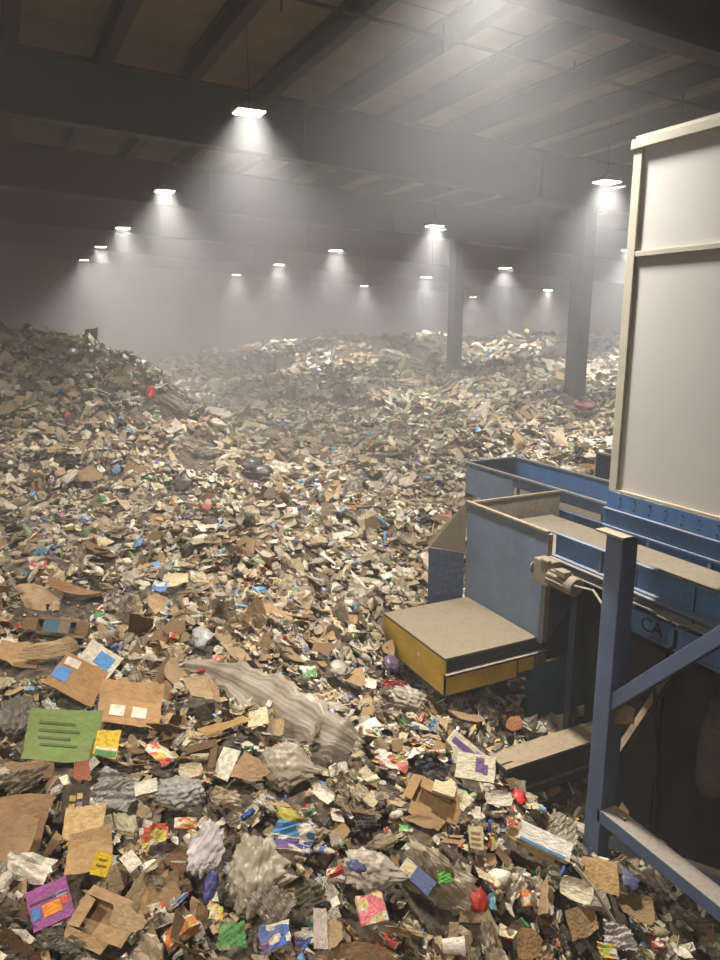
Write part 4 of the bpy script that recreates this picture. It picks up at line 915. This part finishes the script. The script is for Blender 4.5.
feature(532, 848, 62, 22, -34, 'cardboard_piece', (172, 140, 100), 'tan cardboard flap under the blue-sided box', None, v=19, lift=.12)
feature(555, 840, 34, 36, -50, 'plastic_film', (156, 148, 128), 'grey-beige film uphill of the lone tan square', None, lift=.14)
feature(584, 836, 34, 12, -45, 'newspaper', 'lgrey', 'torn pale printed sheet beside the foot of the blue post', 'pale printed sheet', v=3, lift=.16)
feature(594, 879, 34, 28, -12, 'flat_box', (192, 156, 108), 'tan cardboard square lying at the foot of the blue post', 'lone tan square', 'cardboard', 'cardboard_square', lift=.2, tocam=.7, bend=((.04, .5, 0),))
feature(570, 893, 32, 20, -28, 'food_tray', (218, 208, 180), 'cream plastic tub lid below the lone tan square', 'cream tub lid', v=6, lift=.2, tocam=.7)
feature(620, 890, 24, 20, 0, 'plastic_bag', (96, 112, 150), 'clear bottle with blue wrap at the right edge of the slope', None, 'bottle', 'wrapped_bottle', lift=.18, level=3)
feature(588, 905, 30, 20, -10, 'newspaper', 'lgrey', 'torn newspaper under the cream tub lid', None, v=4, lift=.16)
feature(576, 925, 34, 26, 10, 'cardboard_piece', (168, 138, 98), 'brown card behind the fallen cable', None, v=20, lift=.12)
feature(628, 913, 40, 24, -8, 'cardboard_piece', (150, 126, 90), 'dusty oval cardboard at the right edge of the slope', 'dusty oval cardboard', v=21, lift=.15)
feature(610, 940, 40, 26, -10, 'plastic_film', (214, 206, 200), 'white plastic film with floral print at the bottom right', 'floral film', lift=.18, bright=1.1)
feature(596, 955, 14, 20, 80, 'snack_wrapper', 'yellow', 'small yellow packet left of the floral film', None, v=2, lift=.2)
feature(522, 948, 26, 26, -20, 'cardboard_piece', (170, 130, 88), 'rounded brown card right of the round white lid', None, v=10, lift=.16)
feature(318, 935, 13, 34, 5, 'flat_box', (206, 190, 178), 'upright pale strip of board below the domed bag', None, 'board', 'pale_strip', lift=.2, tocam=.7)
feature(330, 945, 14, 28, 8, 'cardboard_piece', 'tan', 'tan strip beside the upright pale strip', None, v=6, lift=.2)
feature(308, 905, 36, 22, 5, 'plastic_film', (84, 78, 66), 'dark smoky film left of the domed bag', None, lift=.14)
feature(58, 948, 50, 24, 10, 'plastic_film', (96, 92, 84), 'dark grey film below the purple box', None, lift=.12)
feature(250, 470, 24, 14, 10, 'plastic_bag', (52, 54, 50), 'black bag at the foot of the left mound', 'black bag at the mound foot', lift=.2, level=3)
feature(262, 476, 22, 12, 0, 'plastic_bag', (46, 48, 46), 'second black bag right of the black bag at the mound foot', None, lift=.2, level=3)
feature(183, 488, 24, 18, 60, 'plastic_bag', (54, 50, 48), 'black bag on the lower face of the left mound', 'black bag on the mound face', lift=.2, level=3)
feature(151, 398, 10, 16, 0, 'plastic_bag', (196, 50, 50), 'small red bag near the crest of the left mound', 'red bag on the mound crest', lift=.2, level=3, bright=1.3)
feature(68, 419, 8, 9, 0, 'plastic_bag', (190, 80, 50), 'orange-red scrap on the face of the left mound', None, lift=.2, level=3, bright=1.3)
feature(210, 514, 12, 10, 0, 'plastic_bag', (200, 110, 110), 'pinkish bag below the left mound', 'pinkish bag', lift=.2, level=3)
feature(118, 474, 10, 12, 0, 'plastic_bag', (120, 150, 180), 'pale blue bag below the left mound face', 'pale blue bag', lift=.2, level=3)
feature(88, 478, 24, 16, 25, 'cardboard_piece', (150, 126, 92), 'tan card square lying on the face of the left mound', None, v=2, lift=.2)
feature(196, 452, 50, 14, -35, 'plastic_film', (150, 142, 128), 'long pale film trailing down the left mound', 'trailing pale film', lift=.2)
feature(172, 405, 40, 14, -40, 'plastic_film', (160, 150, 136), 'pale film strip below the red bag on the crest', None, lift=.2)
feature(586, 412, 12, 22, 80, 'plastic_bag', (150, 80, 90), 'dull red bag on the back mound right of the nearer column', 'dull red bag', lift=.3, level=3)
feature(586, 738, 34, 18, 8, 'plastic_bag', (150, 120, 108), 'reddish netted bag on the waste left of the blue post', 'netted bag', lift=.2)
feature(508, 728, 16, 14, -10, 'cardboard_piece', (150, 96, 60), 'small rust-brown carton on the waste in the pit', 'rust-brown carton', v=5, lift=.2)

# the long stretched film across the slope
path = [(184, 672, 6), (208, 676, 13), (232, 686, 25), (258, 700, 36), (285, 717, 42), (312, 734, 40), (336, 747, 36), (354, 756, 26)]
pts = []; nn_ = 37
for (px, py, wd) in path:
    P = hit(px, py); dep = (P - CAM) @ FWD; pts.append(np.r_[P, wd * dep / F_PX * .62])
pts = np.array(pts); tt = np.linspace(0, len(pts) - 1, 60); fine = np.stack([np.interp(tt, np.arange(len(pts)), pts[:, k]) for k in range(4)], 1)
for k in range(3): fine[1:-1] = (fine[:-2] + fine[1:-1] * 2 + fine[2:]) / 4
Vf = []
for i, p in enumerate(fine):
    d = fine[min(i + 1, 59), :3] - fine[max(i - 1, 0), :3]; d /= np.linalg.norm(d); c_ = CAM - p[:3]; c_ /= np.linalg.norm(c_); s_ = np.cross(d, c_); s_ /= np.linalg.norm(s_)
    for j in range(nn_):
        v = j / (nn_ - 1) * 2 - 1
        hgt_ = .13 + .035 * (1 - v * v) + .010 * math.sin(v * 7 + math.sin(i * .09) * 2) + .003 * math.sin(v * 31 + i * .07) + .002 * math.sin(v * 53 - i * .11)
        Vf.append(p[:3] + s_ * v * p[3] * (1 + .12 * math.sin(i * .55 + v * 2) + .08 * math.sin(i * 1.3 + 3 * v)) + c_ * .10 + np.array([0, 0, hgt_ - .06]))
fm = attr_mesh('stretched_film', np.array(Vf), tri_grid(60, nn_), [WM['film', 'obj']], lc=np.array(Vf), smooth=True)
lf = link('stretched_film', fm, label='long grey stretched plastic film running down the middle of the slope', cat='plastic film'); lf.color = lin((178, 168, 152)) + (1,)
for k in (8, 20, 30, 40, 50): FEAT.append((fine[k, :3], fine[k, 3] * .8, 'grey stretched film' if k in (8, 30, 50) else None))
# thin stick lying over the lower right slope
sp = [hit(572, 897) + np.array([0, 0, .28]), hit(590, 918) + np.array([0, 0, .27]), hit(612, 944) + np.array([0, 0, .2])]
MB().tube(sp, .014, 7).build('bent_stick', plain('pale_wood', (190, 176, 146)), label='thin pale bent stick lying over the lower right slope', cat='stick')
FEAT += [(at_d(40, 345, 18.5), .1, 'left mound crest'), (at_d(120, 360, 18.5), .1, 'shoulder of the left mound'), (at_d(60, 430, 15), .1, 'face of the left mound'), (at_d(320, 460, 16.5), .1, 'open flat in the middle'),
         (at_d(330, 520, 12.5), .1, 'middle slope'), (at_d(400, 560, 11), .1, 'chute flare'), (at_d(330, 350, 33), .1, 'back mound crest'), (at_d(450, 348, 33), .1, 'farther column'), (at_d(570, 420, 22), .1, 'nearer column'),
         (at_d(400, 400, 26), .1, 'back mound face'), (at_d(500, 440, 18), .1, 'foot of the back mound'), (at_d(600, 360, 29), .1, 'right end of the back mound'), (np.array([4.1, 6.2, 1.9]), .01, 'yellow-edged box'), (np.array([5.0, 4.6, .8]), .01, 'blue post'),
         (np.array([6.5, 5.4, .8]), .01, 'pit beam'), (at_d(0, 520, 11), .1, 'slope below the left mound')]
MARK = [(p, n) for p, _, n in FEAT if n]
MP = np.array([p for p, _ in MARK]); FP = np.array([p for p, _, _ in FEAT]); FR = np.array([r for _, r, _ in FEAT])

# ------------------------------------------------------------ scatter the loose pieces over the heap
def zone(r0, r1, dens, a0=-.62, a1=.60):
    n = int(dens * .5 * (r1 * r1 - r0 * r0) * (a1 - a0)); r = np.sqrt(nr.uniform(r0 * r0, r1 * r1, n)); a = YAW + nr.uniform(a0, a1, n)
    return np.stack([np.sin(a) * r, np.cos(a) * r], 1)
XY = np.concatenate([zone(2.0, 6.0, 420), zone(6.0, 9.0, 320), zone(9.0, 14.0, 220), zone(14.0, 21.0, 115), zone(21.0, 32.0, 50), zone(32.0, 46.0, 12)])
XY = XY[(XY[:, 0] > -8.6) & (XY[:, 0] < 36.5) & (XY[:, 1] > -4) & (XY[:, 1] < 55)]
r = np.hypot(XY[:, 0], XY[:, 1]); x, y = XY[:, 0], XY[:, 1]
def inb(x0, x1, y0, y1): return (x > x0) & (x < x1) & (y > y0) & (y < y1)
bad = inb(4.75, 5.25, 4.4, 4.92) | inb(5.3, 5.52, 6.2, 6.5) | inb(15.7, 16.5, 17.0, 17.8) | inb(16.95, 17.75, 25.7, 26.5) | inb(5.3, 9.1, 6.25, 6.55)
z = hgt(x, y)
bad |= inb(3.95, 5.6, 6.0, 7.8) & (z > 1.25)
bad |= inb(4.2, 6.7, 5.35, 5.7) & (z > .5)
bad |= inb(5.85, 8.5, -2, 6.2) | (inb(6.7, 9.2, 2, 10.4) & (z > 2.05)) | (inb(5.2, 5.9, -2, 4.3) & (nr.rand(len(x)) < .6))
keep = ~bad; XY, r, z, x, y = XY[keep], r[keep], z[keep], x[keep], y[keep]
n = len(XY)
near_w = np.array([KINDS[k][2] for k in KN]); far_w = np.array([KINDS[k][3] for k in KN])
f_ = np.clip((r - 6) / 7, 0, 1)[:, None]
# the left side of the near slope carries more cardboard
leftish = np.clip((XY @ RIGHT[:2]) * -.35 + .55, 0, 1) * np.clip((10.5 - r) / 4, 0, 1)
W = near_w * (1 - f_) + far_w * f_; W[:, KN.index('cardboard_piece')] *= (1 + 1.3 * leftish); W[:, KN.index('crushed_box')] *= (1 + 1.2 * leftish)
W /= W.sum(1, keepdims=True); kid = (W.cumsum(1) < nr.rand(n)[:, None]).sum(1).clip(0, len(KN) - 1)
siz = np.zeros(n); cidx = np.zeros(n, int); CL = {}
for k, nm in enumerate(KN):
    m_ = kid == k; mu, sg = KINDS[nm][4]; siz[m_] = mu * np.exp(nr.normal(0, sg, m_.sum()) - sg * sg / 2)
    pal = KINDS[nm][5]; names = list(pal); p = np.array([pal[c] for c in names], float); p /= p.sum(); CL[nm] = names; cidx[m_] = nr.choice(len(names), m_.sum(), p=p)
siz = np.clip(siz, .045, .8) * np.interp(r, [4, 9, 13, 20, 30, 40], [.66, .62, .60, .85, 1.15, 1.4])
nn0 = nrm(x, y); nn = nn0 + nr.normal(0, .42, (n, 3)); nn[:, 2] = np.abs(nn[:, 2]) + .05; nn /= np.linalg.norm(nn, axis=1, keepdims=True)
P3 = np.stack([x, y, z], 1) + nn0 * nr.uniform(-.03, .11, n)[:, None]
# keep clear of the pieces placed above
d_ = np.sqrt(((P3[:, None, :] - FP[None]) ** 2).sum(-1)); clash = (d_ < (FR[None] * .95 + siz[:, None] * .40))
cam_d = CAM - P3; cam_d /= np.linalg.norm(cam_d, axis=1, keepdims=True)
dep = (P3 - CAM) @ FWD; pu = 360 + F_PX * ((P3 - CAM) @ RIGHT) / dep; pv = 480 - F_PX * ((P3 - CAM) @ UP) / dep
A2 = np.array(FPX); app0 = siz / dep * F_PX
e2 = np.hypot(pu[:, None] - A2[None, :, 0], pv[:, None] - A2[None, :, 1]); clash2 = (e2 < A2[None, :, 2] + app0[:, None] * .38) & (np.abs(dep[:, None] - A2[None, :, 3]) < np.clip(A2[None, :, 3] * .12, .5, 2))
sink = clash.any(1) | clash2.any(1)
siz = siz * np.where((kid == 0), 1 + .35 * leftish, 1); siz = np.where(sink, np.minimum(siz, .11), siz); P3 = np.where(sink[:, None], P3 - nn0 * .10, P3)
drop = ((e2 < A2[None, :, 2] * .8) & (dep[:, None] < A2[None, :, 3] + .15) & (dep[:, None] > A2[None, :, 3] - 2.6)).any(1) & (siz > .07)
ok = ~drop & (dep > 1.5) & (pu > -260) & (pu < 960) & (pv < 1300); sel = np.nonzero(ok)[0]
yaw_v = nr.normal(size=(n, 3)); app = siz / dep * F_PX * np.where(sink, .3, 1) * np.array([{'packing_strap': .3}.get(KN[k], 1) for k in kid])
inview = ok & (pu > -4) & (pu < 724) & (pv > 325) & (pv < 968)
# hidden behind the cabin, post or machine
hidden = (pu > 612) & (pv < 620) & (x > 5) | ((P3[:, 0] > 5.6) & (P3[:, 1] < 9.5) & (pu > 470) & (pv < 655))
# hidden behind the crest of the near slope
ts = np.linspace(.15, .97, 28)
for t_ in ts:
    Q = CAM + (P3 - CAM) * t_; hidden |= (Q[:, 2] < hgt(Q[:, 0], Q[:, 1]) - .12)
inview &= ~hidden
single = np.zeros(n, bool)
LIM = dict(waste_scrap=120, packing_strap=90, plastic_bag=245, plastic_film=260, cardboard_piece=265, snack_wrapper=270)
for k, nm in enumerate(KN):
    m_ = np.nonzero(inview & (kid == k) & (app > 7))[0]; m_ = m_[np.argsort(-app[m_])][:LIM.get(nm, 290)]; single[m_] = True
shade = nr.uniform(.6, 1.22, n)
# part prototypes
def part_mesh(nm, V, F, kind='plastic', smooth=True): return attr_mesh(nm, V, F, [WM[kind, 'obj']], lc=V, smooth=smooth)
_v, _f = lathe([(.44, .062), (.445, .068), (.51, .068), (.515, .05)], 10); CAPM = part_mesh('cap', _v, _f)
_v, _f = lathe([(-.2, .158), (-.195, .164), (.0, .164), (.005, .158)], 12, .8); LABM = part_mesh('wrap_label', _v, _f, 'print')
_v, _f = lathe([(.43, .085), (.435, .095), (.50, .095), (.505, .06)], 10); JCAP = part_mesh('cap', _v, _f)
_b = MB().tube([(.30, .15, .05), (.26, .30, .1), (.1, .36, .1), (-.02, .27, .05)], .035, 6); _f = np.array([t for q_ in _b.f for t in ([q_[:3], (q_[0], q_[2], q_[3])] if len(q_) == 4 else [(q_[0], q_[i], q_[i + 1]) for i in range(1, len(q_) - 1)])]); JHAN = part_mesh('handle', np.array(_b.v), _f)
_v, _f = lathe([(.46, .0), (.465, .36), (.53, .35), (.535, .0)], 14, .8); CLID = part_mesh('cup_lid', _v, _f)
_v, _f = thick(np.array([(-.06 + .12 * i, -.02 + .04 * j, .262) for i in range(2) for j in range(2)], float), tri_grid(2, 2), 2, 2, .01); TABM = part_mesh('pull_tab', np.array([(.505, a * 2, b * 2) for a, b, _ in _v]) * 1.0, _f, 'metal')
def side_words(dp):
    u_, v_ = dp @ RIGHT, dp @ _fh
    return ('right of' if u_ > 0 else 'left of') if abs(u_) > abs(v_) else ('beyond' if v_ > 0 else 'in front of')
seen = {}
q1 = {nm: np.quantile(siz[single & (kid == k)], [.33, .67]) if (single & (kid == k)).any() else (0, 1) for k, nm in enumerate(KN)}
PLUR = {'cardboard_piece': 'cardboard pieces on the heap', 'crushed_box': 'crushed boxes on the heap', 'plastic_bag': 'plastic bags on the heap', 'plastic_film': 'plastic films on the heap', 'paper_sheet': 'paper sheets on the heap',
        'newspaper': 'newspaper pages on the heap', 'printed_carton': 'printed cartons on the heap', 'snack_wrapper': 'wrappers on the heap', 'plastic_bottle': 'plastic bottles on the heap', 'milk_jug': 'plastic jugs on the heap',
        'drink_can': 'drink cans on the heap', 'paper_cup': 'drinking cups on the heap', 'food_tray': 'food trays on the heap', 'packing_strap': 'packing straps on the heap', 'waste_scrap': 'ragged scraps on the heap'}
for i in np.nonzero(single)[0]:
    nm = KN[kid[i]]; v = int(nr.randint(len(PROTO[nm, True]))); cn = CL[nm][cidx[i]]; rgb = np.array(lin(C_[cn][0])) * shade[i]
    o = bpy.data.objects.new(nm, hi_mesh(nm, v)); COL.objects.link(o); o.color = tuple(map(float, np.clip(rgb, 0, 1))) + (1,)
    set_world(o, P3[i], basis(nn[i], yaw_v[i]), float(siz[i]))
    sz = 'small' if siz[i] < q1[nm][0] else ('large' if siz[i] > q1[nm][1] else 'mid-sized')
    dm2 = ((MP - P3[i]) ** 2).sum(1); near2 = np.argsort(dm2)[:5]; jj_ = near2[0]
    tilt = 'lying flat' if nn[i, 2] > .93 else ('tilted' if nn[i, 2] > .72 else 'standing on edge')
    cands = []
    for q_ in near2:
        base_ = f'{sz} {KINDS[nm][6]} {C_[cn][1]} {KINDS[nm][7]}'; wh = side_words(P3[i] - MP[q_]) + ' the ' + MARK[q_][1]
        cands += [f'{base_} {wh}', f'{base_}, {tilt}, {wh}', f'{"pale" if shade[i] > .95 else "dull"} {base_}, {tilt}, {wh}']
    lab = next((c for c in cands if c not in seen and len(c.split()) <= 16), None) or next((c for c in cands if len(c.split()) <= 16), cands[0])
    seen[lab] = 1; o['label'] = lab; o['category'] = KINDS[nm][8]; o['group'] = PLUR[nm]
    if app[i] > 20:
        def kid_part(pn, me_, c3):
            c_ = bpy.data.objects.new(pn, me_); COL.objects.link(c_); c_.parent = o; c_.color = tuple(lin(c3)) + (1,); return c_
        h_ = nr.rand()
        if nm == 'plastic_bottle':
            kid_part('cap', CAPM, [(210, 210, 205), (40, 80, 150), (190, 50, 40)][int(h_ * 3)])
            if h_ > .4: kid_part('wrap_label', LABM, [(60, 110, 180), (190, 60, 50), (210, 205, 190)][int(h_ * 9) % 3])
        elif nm == 'milk_jug': kid_part('cap', JCAP, [(40, 80, 150), (190, 50, 40), (60, 130, 66)][int(h_ * 3)]); kid_part('handle', JHAN, C_[cn][0])
        elif nm == 'paper_cup' and h_ > .45: kid_part('cup_lid', CLID, (226, 222, 212))
        elif nm == 'drink_can': kid_part('pull_tab', TABM, (180, 180, 178))
# everything else stays real geometry, one mesh per kind
STUFFL = {'cardboard_piece': 'many more brown cardboard pieces all over the waste', 'crushed_box': 'many more small crushed boxes all over the waste', 'plastic_bag': 'countless crumpled plastic bags covering the mounds', 'plastic_film': 'countless wrinkled plastic films covering the mounds',
          'paper_sheet': 'countless creased paper sheets covering the mounds', 'newspaper': 'countless folded newspaper pages covering the mounds', 'printed_carton': 'countless small printed cartons covering the mounds', 'snack_wrapper': 'countless crinkled wrappers covering the mounds',
          'plastic_bottle': 'countless dented plastic bottles covering the mounds', 'milk_jug': 'countless pale plastic jugs covering the mounds', 'drink_can': 'countless squashed cans covering the mounds', 'paper_cup': 'countless flattened cups covering the mounds',
          'food_tray': 'countless pale food trays covering the mounds', 'packing_strap': 'countless curled straps scattered over the mounds', 'waste_scrap': 'countless ragged scraps of waste between the larger pieces'}
LOOSE = {'cardboard_piece': 'loose_cardboard', 'crushed_box': 'loose_box_waste', 'plastic_bag': 'bag_waste', 'plastic_film': 'film_waste', 'paper_sheet': 'paper_waste', 'newspaper': 'newspaper_waste', 'printed_carton': 'carton_waste',
         'snack_wrapper': 'wrapper_waste', 'plastic_bottle': 'bottle_waste', 'milk_jug': 'jug_waste', 'drink_can': 'can_waste', 'paper_cup': 'cup_waste', 'food_tray': 'tray_waste', 'packing_strap': 'strap_waste', 'waste_scrap': 'scrap_waste'}
tot = 0
for k, nm in enumerate(KN):
    idx = sel[(kid[sel] == k) & ~single[sel]]
    if not len(idx): continue
    Vs, Fs, Cs, Ls = [], [], [], []; off = 0
    hi = dep[idx] < 8.5
    for lv in (True, False):
        nv_ = len(PROTO[nm, lv])
        for v in range(nv_):
            sub_i = idx[(hi == lv) & (idx % nv_ == v)]
            if not len(sub_i): continue
            V, F = PROTO[nm, lv][v]
            X = yaw_v[sub_i] - nn[sub_i] * (yaw_v[sub_i] * nn[sub_i]).sum(1, keepdims=True); X /= np.linalg.norm(X, axis=1, keepdims=True); Yv = np.cross(nn[sub_i], X)
            s = siz[sub_i][:, None, None]
            W3 = P3[sub_i][:, None, :] + s * (V[None, :, 0:1] * X[:, None] + V[None, :, 1:2] * Yv[:, None] + V[None, :, 2:3] * nn[sub_i][:, None])
            m__ = len(sub_i); Vs.append(W3.reshape(-1, 3)); Fs.append((F[None] + (np.arange(m__) * len(V))[:, None, None] + off).reshape(-1, 3)); off += m__ * len(V)
            c3 = np.array([lin(C_[CL[nm][cidx[q_]]][0]) for q_ in sub_i]) * shade[sub_i][:, None]
            Cs.append(np.repeat(c3, len(V), 0)); Ls.append((V[None] + nr.uniform(0, 40, (m__, 1, 3))).reshape(-1, 3))
    V = np.concatenate(Vs); F = np.concatenate(Fs); tot += len(F)
    me = attr_mesh(LOOSE[nm], V, F, [WM[KINDS[nm][1], 'attr']], col=np.concatenate(Cs), lc=np.concatenate(Ls), smooth=nm in ('plastic_bottle', 'milk_jug', 'drink_can', 'paper_cup'))
    link(LOOSE[nm], me, kind='stuff', label=STUFFL[nm])
print('WASTE', n, 'pieces', int(single.sum()), 'single; loose triangles', tot)
